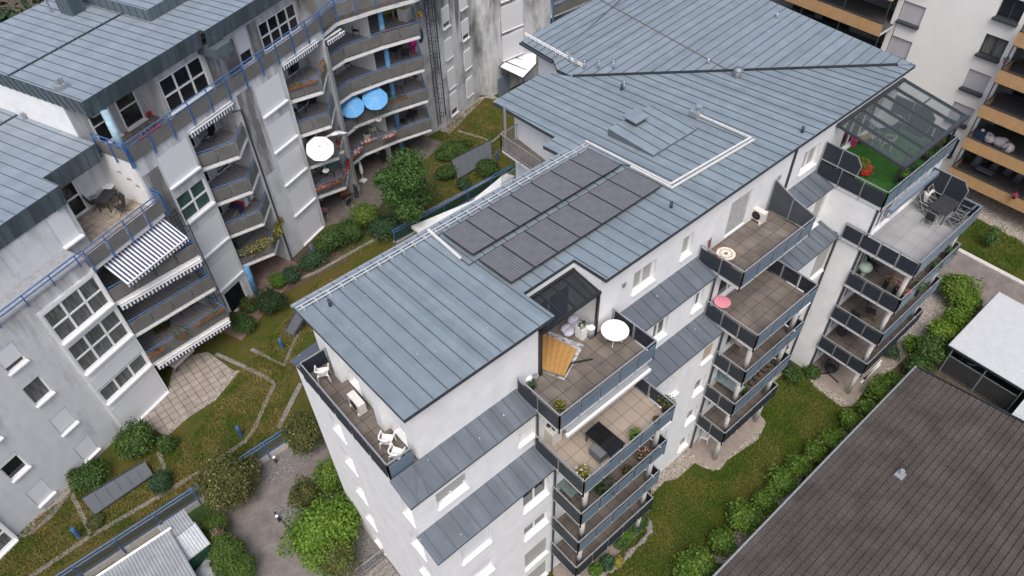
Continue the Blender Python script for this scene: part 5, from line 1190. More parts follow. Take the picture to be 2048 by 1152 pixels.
def rtable(label, loc, rz_=0, group=None, F=ID, w=.9, l=1.5, top=darkcl, leg=anth, h=.74, name='table', cat='table'):
    t = thing(name, label, cat, loc, rz_, group, F); b = MB(); b.box(-l/2, -w/2, h-.035, l/2, w/2, h); b.build('tabletop', top, t)
    for sx in (-1, 1):
        for sy in (-1, 1): b = MB(); b.bar((sx*(l/2-.07), sy*(w/2-.07), 0), (sx*(l/2-.07), sy*(w/2-.07), h-.036), .05); b.build('leg', leg, t)
    return t
rtable('rectangular black dining table on the grey tiled balcony under the turf terrace', (tx, ty, z), RAD(0), w=1.0, l=1.75)
for i, (dx, dy, a) in enumerate([(-1.25, 0.05, 90), (-.45, .82, 0), (.45, .82, 0), (1.25, .0, -90), (-.4, -.85, 180), (.45, -.85, 180)]):
    GCH.put(['black chair at the left short end of the dining table', 'black chair on the wall side of the dining table, left of two', 'black chair on the wall side of the dining table, by the air conditioner', 'black chair at the screen end of the dining table', 'black chair on the railing side of the dining table, left of two', 'black chair on the railing side of the dining table, nearest the screen'][i], (tx+dx, ty+dy, z), RAD(a), 'chairs around the dining table')
def rdtable(label, loc, rz_=0, group=None, F=ID, r=.55, top=whiteP, leg=whiteP, h=.72, name='round_table', base='feet', deco=None):
    t = thing(name, label, 'table', loc, rz_, group, F); b = MB(); b.cyl((0, 0, h-.03), r, .03, 28); o = b.build('tabletop', top, t)
    if deco:
        for r0, r1, m_ in deco:
            b = MB(); k_ = 28; v = [(rr*math.cos(2*math.pi*i/k_), rr*math.sin(2*math.pi*i/k_), h+.004) for i in range(k_) for rr in (r0, r1)]
            b.add(v, [(2*i, 2*i+1, (2*i+3) % (2*k_), (2*i+2) % (2*k_)) for i in range(k_)]); b.build('mosaic_ring', m_, o)
    b = MB(); b.tube([(0, 0, .1), (0, 0, h-.03)], .03, 8); b.build('column', leg, t)
    for i in range(4): a = i*math.pi/2+.6; b = MB(); b.tube([(0, 0, .18), (.22*math.cos(a), .22*math.sin(a), .10), (.38*math.cos(a), .38*math.sin(a), .015)], .018, 6); b.build('foot', leg, t)
    return t
p = pz(1230, 660, FA[4]+.72); rdtable('large round white table on the loggia terrace', (p.x, p.y, FA[4]), r=.60)
p = pz(1452, 507, FA[4]+.7); rdtable('round mosaic table with terracotta rim on the middle terrace', (p.x, p.y, FA[4]), r=.52, h=.7, top=terra, leg=blackm, deco=[(.30, .44, mat('pale_mosaic', (.62, .57, .48), .8, var=.35, scale=14)), (.09, .27, mat('pale_mosaic', (0, 0, 0))), (.0, .085, terra)])
p = pz(1445, 604, FA[3]+.7); rdtable('small round pink table on the balcony below the mosaic table', (p.x, p.y, FA[3]), r=.40, top=mat('pink_paint', (.72, .27, .33), .5, var=.04), leg=galv)
def foldstack(label, loc, rz_):
    t = thing('folded_chairs', label, 'folded chairs', loc, rz_)
    for i in range(3):
        b = MB(); x = i*.16
        for s in (-.22, .22): b.bar((x, s, 0), (x+.18, s, .9), .035)
        for k_ in range(5): b.bar((x+.05+k_*.03, -.22, .25+k_*.14), (x+.05+k_*.03, .22, .25+k_*.14), .05, .02)
        b.build('folded_chair', woodM if i else blackm, t)
    return t
p = pz(1418, 492, FA[4]); foldstack('dark wooden folding chairs leaning together beside the mosaic table', (p.x-.1, p.y+.1, FA[4]), RAD(200))
def acunit(label, loc, rz_, group=None, F=ID):
    t = thing('air_conditioner', label, 'air conditioner', loc, rz_, group, F); b = MB(); b.box(-.42, -.16, .12, .42, .16, .72); b.build('housing', cream, t)
    b = MB(); b.tube([(0, -.175, .42), (0, -.165, .42)], .24, 18); 
    b.build('fan_grille', blackm, t)
    for s in (-.3, .3): b = MB(); b.box(s-.05, -.22, 0, s+.05, .22, .12); b.build('foot', cream, t)
    return t
AC = Kind(acunit)
AC.put('cream air conditioner standing lengthwise in the middle of the end terrace', (5.95, 17.2, 13.8), RAD(-90))
p = pz(1520, 442, FA[4]); AC.put('cream air conditioner by the privacy screen on the middle terrace', (p.x-.1, p.y+.15, FA[4]), RAD(-90))
p = pz(1850, 402, 11.05); AC.put('cream air conditioner at the wall behind the dining table', (p.x, p.y, 11.05), RAD(0))
# loggia terrace: rug, mattress, planter, bin, lamp
rugM = brick('patterned_rug', (.62, .62, .62), (.08, .08, .085), (.35, .35, .35), .16, .10, .01, .95, .5, .1, 4, 0, rot=RAD(45))
c = [p2(1098, 662, 13.82), p2(1168, 690, 13.82), p2(1129, 760, 13.82), p2(1078, 742, 13.82)]
b = MB(); b.prism(c, 13.805, 13.825); tag(b.build('rug', rugM), 'black and white patterned rug under the orange lounger mat', 'rug')
t = thing('lounger', 'orange quilted swing lounger lying on the patterned rug', 'lounger', (*p2(1115, 705, 13.9), 13.8))
q = [Vector((*p2(x, y, 14.1), 14.12)) for x, y in ((1081, 664), (1153, 699), (1128, 752), (1080, 737))]
b = MB(); n = 12
for i in range(n+1):
    a_ = q[0].lerp(q[1], i/n); c_ = q[3].lerp(q[2], i/n); hh = .05*math.sin(i*math.pi)+.03*abs(math.sin(i*1.57)); b.v += [a_+Z3*hh, c_+Z3*hh, a_-Z3*.06, c_-Z3*.06]
for i in range(n): k_ = i*4; b.f += [[k_, k_+1, k_+5, k_+4], [k_+2, k_+6, k_+7, k_+3], [k_, k_+4, k_+6, k_+2], [k_+1, k_+3, k_+7, k_+5]]; b.mi += [0]*4
b.F = ID; b.build('mattress', mat('orange_quilt', (.36, .19, .055), .85, col2=(.44, .25, .085), scale=3, stretch=(1, 6, 1)), t)
b = MB(ID); e = [Vector((*p2(x, y, 13.9), 13.9)) for x, y in ((1128, 752), (1143, 726), (1185, 718))]; b.bar(e[0], e[1], .05); b.bar(e[1], e[2], .05); b.bar(q[0]-Z3*.1, q[2]-Z3*.1, .05); b.build('frame', blackm, t)
def pot(label, loc, r=.16, h=.28, m=terra, plant=lf_mid, pr=.28, ph=.3, n=170, size=.09, F=ID, tips=None, tn=30, group=None, sq=0, name='potted_plant', long=0):
    SEED[0] += 1; random.seed(SEED[0]); t = thing(name, label, 'potted plant', loc, 0, group, F); b = MB()
    if sq: b.box(-r-long, -r, 0, r+long, r, h)
    else: b.cyl((0, 0, 0), r*.78, h, 14, r)
    b.build('pot', m, t); b = MB(); leaves(b, (0, 0, h+ph*.55), (pr+long, pr, ph), n, size, SEED[0], -.6); mats = [plant]
    if tips: b.cm = 1; leaves(b, (0, 0, h+ph*.6), ((pr+long)*1.1, pr*1.1, ph*1.1), tn, size, SEED[0]+1, -.2); mats.append(tips)
    b.build('foliage', mats, t); return t
def at(px, py, z, dz=0): p = pz(px, py, z); return (p.x, p.y, z)
pot('tall square white planter with dark leaves inside the loggia opening', at(1163, 672, 13.8), .2, .68, whiteP, lf_dark, .2, .14, 90, sq=1)
b = MB(); x, y, z = at(1181, 672, 13.8); b.cyl((x, y, z), .17, .55, 16); b.cm = 1; b.cyl((x, y, z+.55), .18, .06, 16); b.ball((x, y, z+.6), .17, .17, .05); tag(b.build('bin', [greycl, whiteP], None, True), 'grey cylindrical bin with a white lid beside the loggia post', 'bin')
b = MB(); x, y, z = at(1140, 655, 13.8); random.seed(4)
for i in range(7): b.ball((x+random.uniform(-.4, .4), y+random.uniform(-.25, .25), z+.12), .3, .22, random.uniform(.1, .2), 9, 6)
tag(b.build('cushion_heap', mat('lilac_cloth', (.50, .50, .60), .9), None, True), 'heap of lilac and white cushions under the loggia canopy', 'cushions')
b = MB(); x, y, z = at(1053, 766, 13.8); b.ball((x+.1, y, z+.2), .2, .2, .2, 16, 12); tag(b.build('globe_lamp', whiteP, None, True), 'white globe lamp on the floor at the left corner of the loggia terrace', 'lamp')
pot('empty grey pot next to the white globe lamp', at(1070, 760, 13.8), .16, .3, greycl, lf_oliv, .08, .04, 12); pot('spiky pale plant in a pot by the left railing of the loggia terrace', at(1064, 777, 13.8), .13, .2, blackm, lf_blue, .22, .18, 120)
pot('small yellowish plant in the front corner of the loggia terrace', at(1119, 818, 13.8), .15, .2, blackm, lf_yel, .24, .16, 150, tips=lf_mid, tn=60)
# balcony with the black table
t = rtable('low black glass table on the pale tiled balcony under the awning bar', at(1208, 893, FA[3]), RAD(-88), w=.85, l=1.5, top=mat('black_glass', (.012, .012, .014), .12), leg=blackm, h=.66)
b = MB(); x, y, z = at(1206, 905, FA[3]); b.box(x-.5, y-.3, z, x+.1, y+.35, z+.5); tag(b.build('storage_box', mat('grey_wicker', (.13, .135, .14), .8, var=.2, scale=20)), 'grey wicker box half under the black glass table', 'box')
pot('bright yellow green plant at the front corner of the pale tiled balcony', at(1166, 955, FA[3]), .2, .3, blackm, lf_yel, .34, .3, 240, tips=whF, tn=40)
pot('light green plant by the middle of the pale tiled balcony railing', at(1268, 878, FA[3]), .2, .3, blackm, lf_bri, .36, .28, 220)
pot('tall grey green grass at the right corner of the pale tiled balcony', at(1330, 822, FA[3]), .2, .45, blackm, lf_oliv, .38, .4, 320)
pot('dark pot with sparse plant near the right railing of the pale tiled balcony', at(1312, 845, FA[3]), .17, .3, mat('brown_ceramic', (.10, .05, .035), .5), lf_oliv, .15, .1, 40)
b = MB(); x, y, z = at(1102, 876, FA[3]); b.box(x-.25, y-.35, z, x+.3, y+.35, z+.85); b.cm = 1; b.ball((x-.05, y+.1, z+.93), .11, .11, .09); b.ball((x+.05, y-.15, z+.91), .12, .12, .07); tag(b.build('cabinet', [cream, blackm]), 'cream outdoor cabinet with small ornaments at the left end of the pale tiled balcony', 'cabinet')
pot('pink geraniums hanging over the rail below the black table', at(1283, 922, FA[2]), .18, .35, blackm, lf_mid, .38, .32, 220, tips=pinkF, tn=60)
pot('large round dark green shrub in a pot on the balcony below the pale tiles', at(1203, 985, FA[2]), .25, .35, blackm, lf_dark, .5, .5, 520)
pot('reddish plant in a bowl on the balcony below the pale tiles', at(1255, 948, FA[2]), .25, .2, blackm, lf_oliv, .32, .2, 180, tips=redF, tn=16)
b = MB(); x, y, z = at(1135, 985, FA[2]); b.box(x-.35, y-.55, z+.68, x+.35, y+.55, z+.72); b.box(x-.3, y-.5, z, x-.25, y-.45, z+.68); b.box(x+.25, y+.45, z, x+.3, y+.5, z+.68); b.box(x-.3, y+.45, z, x-.25, y+.5, z+.68); b.box(x+.25, y-.5, z, x+.3, y-.45, z+.68); b.cm = 1; b.cyl((x+.1, y-.1, z+.72), .12, .05, 14)
tag(b.build('table', [mat('grey_green_glass', (.13, .17, .165), .2), terra]), 'grey glass table with a clay saucer on the plant balcony', 'table')
# second tower extras
b = MB(); x, y, z = at(1478, 690, FA[2]); b.box(x-.3, y-.3, z+.75, x+.3, y+.3, z+.8)
for i in range(4): b.bar((x-.3+.2*i, y-.3, z), (x-.3+.2*i, y-.3, z+.8), .03); b.bar((x-.3+.2*i, y+.3, z), (x-.3+.2*i, y+.3, z+.8), .03)
b.box(x-.3, y-.3, z+.3, x+.3, y+.3, z+.33); tag(b.build('shelf', mat('cream_cane', (.50, .44, .32), .7, var=.15)), 'cream cane shelf on the balcony under the pink table', 'shelf')
rtable('long greenish table with trays on the dark crowded balcony of the second tower', at(1452, 780, FA[1]), RAD(-88), w=.7, l=1.6, top=mat('greenish_top', (.24, .30, .29), .4, var=.3, scale=5), leg=galv)
DCH.put('black chair behind the greenish table on the crowded balcony', at(1470, 757, FA[1]), RAD(30)); 
pot('leafy green plant by the rail of the crowded balcony', at(1485, 788, FA[1]), .16, .25, blackm, lf_mid, .3, .35, 200)
b = MB(); random.seed(8)
for i in range(9): q = pz(1500+i*9, 770-i*9, FA[1]); b.ball((q.x, q.y, FA[1]+.18), random.uniform(.12, .2), None, random.uniform(.12, .22), 8, 6)
tag(b.build('clutter', mat('brown_clutter', (.16, .11, .085), .9, col2=(.04, .035, .03), scale=7), None, True), 'row of brown pots and bits along the rail of the crowded balcony', 'clutter')
# privacy screens
def screen(name, label, pts, m, th=.02, F=ID, frame_=galv):
    t = thing(name, label, 'privacy screen', (pts[0][0], pts[0][1], pts[0][2]), 0, None, F); P = [Vector(p) for p in pts]; n = (P[1]-P[0]).cross(P[2]-P[0]).normalized()*th
    b = MB(F); k = len(P); b.add([p for p in P]+[p+n for p in P], [list(range(k))[::-1], list(range(k, 2*k))]+[(i, (i+1) % k, k+(i+1) % k, k+i) for i in range(k)]); b.build('panel', m, t)
    b = MB(F)
    for i in range(k): b.bar(P[i]+n*.5, P[(i+1) % k]+n*.5, .045)
    mid = (P[0]+P[1])/2; b.bar(mid+n, mid+n+Z3*(max(p.z for p in P)-mid.z), .045); b.build('frame', frame_, t); return t
screen('privacy_screen', 'dark clipped corner privacy screen at the left end of the artificial turf terrace', [(32.34, 13.5, 13.8), (32.34, 11.6, 13.8), (32.34, 11.4, 15.4), (32.34, 11.75, 15.85), (32.34, 13.5, 15.85)], panS)
screen('privacy_screen', 'dark clipped corner privacy screen under the glass canopy of the turf terrace', [(39.25, 13.5, 13.8), (39.25, 11.3, 13.8), (39.25, 11.1, 15.2), (39.25, 11.5, 15.6), (39.25, 13.5, 15.6)], panS)
screen('privacy_screen', 'dark clipped corner privacy screen behind the dining table', [(38.5, 9.9, 11.05), (38.5, 7.9, 11.05), (38.5, 7.8, 12.6), (38.5, 8.15, 13.05), (38.5, 9.9, 13.05)], panS)
fab = mat('slate_fabric', (.06, .066, .078), .9, var=.12, scale=2)
screen('privacy_screen', 'slate fabric privacy sail at the right end of the middle terrace', [(28.0, 13.5, 13.82), (28.0, 11.15, 14.0), (28.0, 11.1, 14.95), (28.0, 12.3, 15.25), (28.0, 13.5, 15.75)], fab)
# artificial turf terrace
b = MB(); q = [Vector((*p2(x, y, 13.95), 13.95)) for x, y in ((1712, 352), (1740, 357), (1753, 338), (1727, 330))]
cx_ = sum(v.x for v in q)/4; cy_ = sum(v.y for v in q)/4; b.prism([(cx_+(v.x-cx_)*.62, cy_+(v.y-cy_)*.62) for v in q], 13.95, 14.2); b.bar((cx_-.3, cy_, 13.83), (cx_+.5, cy_+.2, 14.3), .06); b.bar((cx_+.3, cy_-.2, 13.83), (cx_-.2, cy_+.2, 14.0), .06)
tag(b.build('planter_cart', redM), 'red wooden flower cart on the artificial turf', 'planter')
x, y, z = at(1722, 338, 14.2); pot('yellow green bushy plant standing in the red flower cart', (x, y, 14.2), .2, .12, blackm, lf_yel, .42, .38, 320, tips=lf_bri, tn=120)
rtable('low orange wooden bench on the artificial turf by the door', at(1722, 286, 13.82), RAD(-25), w=.4, l=1.1, top=mat('orange_wood', (.42, .22, .05), .6, var=.15), leg=woodM, h=.38, name='bench', cat='bench')
pot('magenta flowering plant beside the orange bench', at(1705, 292, 13.82), .12, .25, mat('magenta_pot', (.55, .03, .18), .5), leafm('magenta_petals', (.5, .03, .15), (.65, .06, .25)), .16, .2, 90)
rtable('pale glass dining table under the glass canopy', at(1765, 262, 13.82), RAD(-20), w=1.0, l=1.9, top=mat('pale_green_glass', (.42, .48, .45), .15), leg=galv)
WK = Kind(lambda *a: mono(*a, m=mat('pale_wicker', (.45, .43, .39), .8, var=.2, scale=20), name='wicker_chair'))
for i, (px, py, a) in enumerate([(1745, 288, 150), (1772, 296, 200), (1800, 245, -30)]): WK.put(['pale wicker chair at the bench end of the canopy table', 'pale wicker chair in front of the canopy table', 'pale wicker chair on the far side of the canopy table'][i], at(px, py, 13.82), RAD(a))
for i, (px, py, m_, r) in enumerate([(1802, 362, lf_bri, .4), (1818, 346, lf_blue, .36), (1848, 318, lf_mid, .36), (1867, 300, lf_oliv, .4), (1884, 290, lf_bri, .3)]):
    pot(['bright lime plant at the front rail of the turf terrace', 'silvery shrub at the front rail of the turf terrace', 'green shrub with pale blooms behind the turf terrace rail', 'olive shrub behind the turf terrace rail', 'small bright plant at the far rail of the turf terrace'][i], at(px, py, 13.82), .2, .3, anth, m_, r, r*.8, 260)
# flower balcony and ones below on third tower
for i, (px, py) in enumerate([(1768, 576), (1785, 590), (1800, 606)]): pot(['pink geranium box at the left rail of the covered barbecue balcony', 'pink geranium box in the middle of the same rail', 'pink geranium box at the balcony corner post'][i], at(px, py, FA[2]), .14, .7, blackm, lf_mid, .26, .26, 150, tips=pinkF, tn=70)
for i, (px, py) in enumerate([(1830, 590), (1862, 548), (1890, 520)]): pot(['trailing green plant behind the front rail, near the pink geraniums', 'leafy plant halfway along the planted front rail', 'leafy plant at the far end of the planted front rail'][i], at(px, py, FA[2]), .16, .6, blackm, lf_mid, .4, .3, 260)
b = MB(); x, y, z = at(1722, 556, FA[2]); b.cyl((x, y, z), .12, .7, 10); b.ball((x, y, z+.85), .36, .36, .32, 14, 9); tag(b.build('covered_barbecue', mat('pale_green_cover', (.40, .50, .40), .7, var=.1), None, True), 'round barbecue under a pale green cover by the flower balcony rail', 'barbecue')
DCH.put('black armchair against the wall of the flower balcony', at(1740, 540, FA[2]), RAD(60)); DCH.put('black chair at the left of the balcony below the flowers', at(1708, 640, FA[1]), RAD(90)); DCH.put('black chair in the middle of the balcony below the flowers', at(1738, 632, FA[1]), RAD(20))
b = MB(); x, y, z = at(1683, 667, FA[0]); 
for i in range(5): b.obox((x-.25+i*.1, y-.2, z), (.03, 0, 0), (0, .4, 0), (.1, 0, .6))
tag(b.build('folded_rack', anth), 'dark folded rack leaning on the lowest balcony of the third tower', 'rack')
t = thing('hanging_chair', 'black hanging egg chair on a stand on the ground patio of the third tower', 'hanging chair', at(1656, 748, .02)); b = MB()
for i in range(9):
    a = math.pi*2*i/9; b.tube([(.42*math.cos(a)*math.sin(t_), .42*math.sin(a)*math.sin(t_), .85-.5*math.cos(t_)) for t_ in [math.pi*k_/8 for k_ in range(2, 7)]], .02, 5)
for k_ in range(2, 7): t_ = math.pi*k_/8; b.tube([(.42*math.sin(t_)*math.cos(a), .42*math.sin(t_)*math.sin(a), .85-.5*math.cos(t_)) for a in [2*math.pi*i/14 for i in range(15)]], .02, 5)
b.ball((0, 0, .62), .36, .36, .2, 12, 7); b.build('basket', blackm, t); b = MB(); 
for a in (20, 140, 260): b.bar((0, 0, .08), (.85*math.cos(RAD(a)), .85*math.sin(RAD(a)), .03), .06)
b.tube([(-.3, .35, .05), (-.45, .5, 1.0), (-.2, .2, 1.75), (0, 0, 1.6)], .03); b.build('stand', blackm, t)
b = MB(); x, y, z = at(1570, 738, 0); b.ball((x, y, .3), .5, .35, .45, 12, 8); tag(b.build('covered_grill', blackm, None, True), 'black covered object at the wall corner between the towers', 'cover')
b = MB(); e1, e2 = pz(1722, 765, .05), pz(1760, 728, .05); b.bar(e1, e2, .12, .05); b.bar(e1+Vector((.3, 0, 0)), e2+Vector((.35, .1, .0)), .1, .05); tag(b.build('planks', whiteP), 'two white boards lying on the gravel by the third tower', 'boards')
b = MB(); q = pp([(1652, 872), (1678, 862), (1692, 880), (1668, 897)], .03); b.prism(q, 0, .06); tag(b.build('hatch_cover', anth), 'dark square hatch cover in the gravel by the laurel hedge', 'hatch')
# patio slabs under the towers
for (xa_, ya_, xb_, yb_) in ((11.2, 9.6, 16.5, 11.28), (22.2, 9.3, 27.2, 11.28), (32.2, 6.7, 38.6, 9.9)): sheet('patio', [(xa_, ya_), (xb_, ya_), (xb_, yb_), (xa_, yb_)], .018, mat('patio_concrete', (.25, .21, .18), .9, var=.15, scale=2))

# ---- grey building: parasols, tables, flower boxes, clothes
def parasol(label, loc, rz_, group=None, F=ID, r=1.05, h=2.1, m=None, sag=.32, name='parasol'):
    t = thing(name, label, 'parasol', loc, rz_, group, F); b = MB(); n = 8
    top = Vector((0, 0, h)); vs_ = [top]
    for j in (1, 2, 3):
        for i in range(n*2):
            a = math.pi*i/n; rr = r*j/3*(1 if i % 2 == 0 else .955); vs_.append((rr*math.cos(a), rr*math.sin(a), h-sag*(j/3)**1.5-(0.03 if i % 2 else 0)*j/3))
    k = n*2; fs = [(0, 1+(i+1) % k, 1+i)[::-1] for i in range(k)]
    for j in (0, 1): fs += [(1+j*k+i, 1+(j+1)*k+i, 1+(j+1)*k+(i+1) % k, 1+j*k+(i+1) % k) for i in range(k)]
    b.add(vs_, fs); b.cm = 1
    for i in range(n):
        a = 2*math.pi*i/n; pth = [(r*q*math.cos(a), r*q*math.sin(a), h+.012-sag*q**1.5) for q in (.02, .33, .66, 1)]; b.tube(pth, .011, 4)
    b.cyl((0, 0, h), .04, .07, 8); b.build('canopy', [m, galv], t); b = MB(); b.tube([(0, 0, 0), (0, 0, h+.06)], .025, 8); b.build('pole', galv, t)
    b = MB(); b.cyl((0, 0, 0), .24, .07, 14); b.build('base', concr, t); return t
pbl = mat('sky_blue_canvas', (.12, .36, .66), .8, var=.05, scale=1); pwh = mat('white_canvas', (.80, .80, .78), .8, var=.03)
def para(label, px, py, zf, m, r, h, tilt=28, **k):
    u, v = luv(px, py, zf+h); t = parasol(label, (u, v, zf), .2, F=LB, r=r, h=h, m=m, **k)
    d = Vector((-u, -v, 0)).normalized(); ax = Vector((0, 0, 1)).cross(d); W_ = t.matrix_world.copy()
    top = Vector((u, v, zf+h)); Rm = Matrix.Translation(top) @ Matrix.Rotation(RAD(tilt), 4, ax) @ Matrix.Translation(-top)
    for c_ in t.children:
        if c_.name.startswith('canopy'): c_.matrix_local = W_.inverted() @ LB @ Rm @ LBI @ W_
    return t
para('sky blue parasol on the left, lower of the two blue ones', 702, 209, FL[2], pbl, .98, 2.0); para('sky blue parasol on the right, nearer the blue column', 749, 193, FL[2], pbl, 1.0, 2.1)
para('round white octagonal parasol on the staggered balcony', 639, 293, FL[2], pwh, 1.0, 2.15)
t = para('white parasol seen edge on, tilted under the upper balcony', 672, 262, FL[2], pwh, .9, 1.9, tilt=-38)
t = thing('closed_parasol', 'closed white parasol on a square base on the ground floor patio', 'parasol', (*luv(727, 362, GZ), GZ), 0, None, LB); b = MB(); b.box(-.25, -.25, .02, .25, .25, .12); b.build('base', whiteP, t); b = MB(); b.tube([(0, 0, .1), (0, 0, 2.2)], .022, 8); b.build('pole', whiteP, t); b = MB(); b.tube([(0, 0, .85), (0, 0, 1.2), (0, 0, 1.9), (0, 0, 2.3)], [.13, .15, .09, .02], 10); b.build('folded_canopy', pwh, t)
def lat(px, py, z): u, v = luv(px, py, z); return (u, v, z)
def lput(kind, label, px, py, z, a=0, **k): return kind.put(label, lat(px, py, z), RAD(a), F=LB, **k)
BT = Kind(lambda *a: rdtable(*a, r=.42, top=mat('grey_stone_top', (.33, .32, .30), .6, var=.2, scale=6), leg=blackm))
lput(BT, 'round bistro table with a grey top on the upper small balcony', 410, 285, FL[4])
rdtable('round wooden side table beside the black chair of the flower box balcony', lat(607, 125, FL[4]), F=LB, r=.38, top=mat('pinkish_wood', (.45, .28, .2), .6, var=.15), leg=blackm)
lput(DCH, 'black chair to the right of the round bistro table', 425, 278, FL[4], -70); lput(DCH, 'black chair behind the round bistro table, against the wall', 418, 268, FL[4], 20)
lput(DCH, 'black chair beside the round wooden side table', 592, 150, FL[4], 160)
TB = Kind(lambda *a: rtable(*a, w=.8, l=1.2)); 
lput(TB, 'dark table on the balcony above the white parasol', 612, 216, FL[3], 10); lput(DCH, 'dark chair left of the table above the white parasol', 590, 232, FL[3], 60); lput(DCH, 'dark chair right of the table above the white parasol', 628, 212, FL[3], -60)
lput(TB, 'dark square garden table on the lower left terrace', 222, 412, FL[4], 20); lput(DCH, 'black sling chair at the window side of the terrace table', 196, 415, FL[4], 60); lput(DCH, 'black sling chair at the railing side of the terrace table', 246, 424, FL[4], -100)
rdtable('small round white table by the white wall of the lower terrace', lat(226, 392, FL[4]), F=LB, r=.32, leg=blackm)
rtable('brown wooden table in the shade of the uppermost wide balcony', lat(690, 55, FL[4]), RAD(10), F=LB, w=0.8, l=1.2, top=woodM); lput(DCH, 'black chair beside the brown table on the uppermost wide balcony', 714, 70, FL[4], -60); lput(DCH, 'black chair in the dark corner of the second wide balcony', 668, 150, FL[3], 30); lput(DCH, 'dark chair on the second wide balcony, nearer the white partition', 694, 135, FL[3], 10)
rtable('lime green covered table by the blue column', lat(777, 38, FL[4]), RAD(0), F=LB, w=0.8, l=1.2, top=mat('lime_cloth', (.30, .40, .03), .85)); lput(TB, 'dark table under the pink parasol balcony', 792, 112, FL[3], 10); lput(DCH, 'dark chair facing the rail of the pink parasol balcony', 812, 118, FL[3], 140)
rtable('silver grey table among plants on the third wide balcony', lat(800, 178, FL[2]), RAD(20), F=LB, w=0.8, l=1.2, top=mat('silver_cloth', (.34, .36, .37), .6)); lput(DCH, 'black chair at the wall of the third wide balcony', 832, 160, FL[2], 0)
lput(TB, 'dark table at the far end of the flower box balcony', 825, 243, FL[1], 20); lput(DCH, 'black chair left of the dark square table', 805, 250, FL[1], 60)
lput(TB, 'dark table on the ground patio behind the closed parasol', 745, 315, GZ, 10); lput(DCH, 'black chair on the ground patio behind the closed parasol', 770, 325, GZ, -40)
rtable('brown wooden table beside the hanging clothes on the ground patio', lat(690, 395, GZ), RAD(60), F=LB, w=0.8, l=1.2, top=woodM); lput(GCH, 'grey framed chair in front of the clothes table', 697, 412, GZ, 160); lput(GCH, 'grey framed chair at the hedge side of the clothes table', 715, 395, GZ, -60); metalchair('grey framed chair with pink fabric by the shuttered wall', lat(650, 430, GZ), RAD(120), None, LB, sm=mat('pink_fabric', (.5, .15, .25), .85))
lput(GCH, 'grey framed chair on the balcony under the white parasol', 648, 353, FL[1], 60); rtable('grey green topped table on the balcony under the white parasol', lat(668, 345, FL[1]), RAD(10), F=LB, w=0.8, l=1.2, top=mat('grey_green_cloth', (.13, .22, .19), .7))
lput(TB, 'dark low table on the middle front balcony under the awning', 325, 555, FL[2], 10); lput(DCH, 'black chair at the right on the lower front balcony', 385, 615, FL[1], 20); lput(DCH, 'black chair left of its twin on the lower front balcony', 365, 612, FL[1], 60); rtable('pale table on the lower front balcony, left of the black chairs', lat(345, 640, FL[1]), RAD(0), F=LB, w=0.8, l=1.2, top=cream)
b = MB(LB); u, v, z = lat(365, 722, GZ); b.prism([(u-.9, v-.38), (u+.8, v-.45), (u+.85, v+.3), (u-.85, v+.4)], z+.72, z+.76); 
for sx in (-.85, .75):
    b.obox((u+sx, v-.42, z+.35), (.03, 0, 0), (0, .8, 0), (0, 0, .38))
b.obox((u-.88, v-.44, z+.45), (1.7, -.04, 0), (0, .02, 0), (0, 0, .28)); b.cm = 1
for sx, sy in ((-.8, -.35), (.72, -.35), (-.8, .3), (.72, .3)): b.bar((u+sx, v+sy, z), (u+sx, v+sy, z+.72), .05)
tag(b.build('covered_table', [mat('cream_tablecloth', (.52, .50, .45), .9, var=.1), anth]), 'long table with a cream tablecloth at the edge of the slab patio', 'table')
b = MB(LB); u, v, z = lat(483, 480, FL[1]); b.box(u-.8, v-.5, z+.02, u+.8, v+.5, z+.75); tag(b.build('covered_furniture', mat('grey_cover', (.16, .17, .175), .8, var=.1)), 'furniture under a grey cover on the planted lowest staggered balcony', 'covered table')
# laundry rack
t = thing('laundry_rack', 'clothes rack loaded with white, navy and red laundry on the staggered balcony', 'laundry rack', lat(488, 420, FL[2]), RAD(15), None, LB); b = MB()
for y in (-.35, .35): b.tube([(-.9, y, .02), (.9, -y, .95)], .015); b.tube([(.9, y, .02), (-.9, -y, .95)], .015)
b.tube([(-.9, -.35, .95), (.9, -.35, .95)], .012); b.tube([(-.9, .35, .95), (.9, .35, .95)], .012); b.build('frame', whiteP, t)
for x0_, x1_, m_ in ((-1.0, -.45, navyC), (-.44, -.2, redM), (-.18, .25, whiteC), (.27, .55, greycl), (.57, .95, whiteC)):
    b = MB(); b.obox((x0_, -.38, .97), (x1_-x0_, 0, 0), (0, .76, 0), (0, 0, .02)); b.obox((x0_, -.40, .45), (x1_-x0_, 0, 0), (0, .02, 0), (0, 0, .54)); b.build('garment', m_, t)
b = MB(LB); u, v, z = lat(684, 385, GZ); b.obox((u-.3, v-.3, z+.1), (.5, .0, 0), (0, .03, 0), (0, 0, 1.0)); b.cm = 1; b.obox((u+.25, v-.25, z+.3), (.3, .1, 0), (0, .03, 0), (0, 0, .9)); tag(b.build('hung_clothes', [mat('royal_blue_cloth', (.015, .03, .30), .9), mat('pink_grey_cloth', (.35, .22, .27), .9, var=.5, scale=5)]), 'royal blue and pink grey clothes hanging at the ground patio', 'clothes')
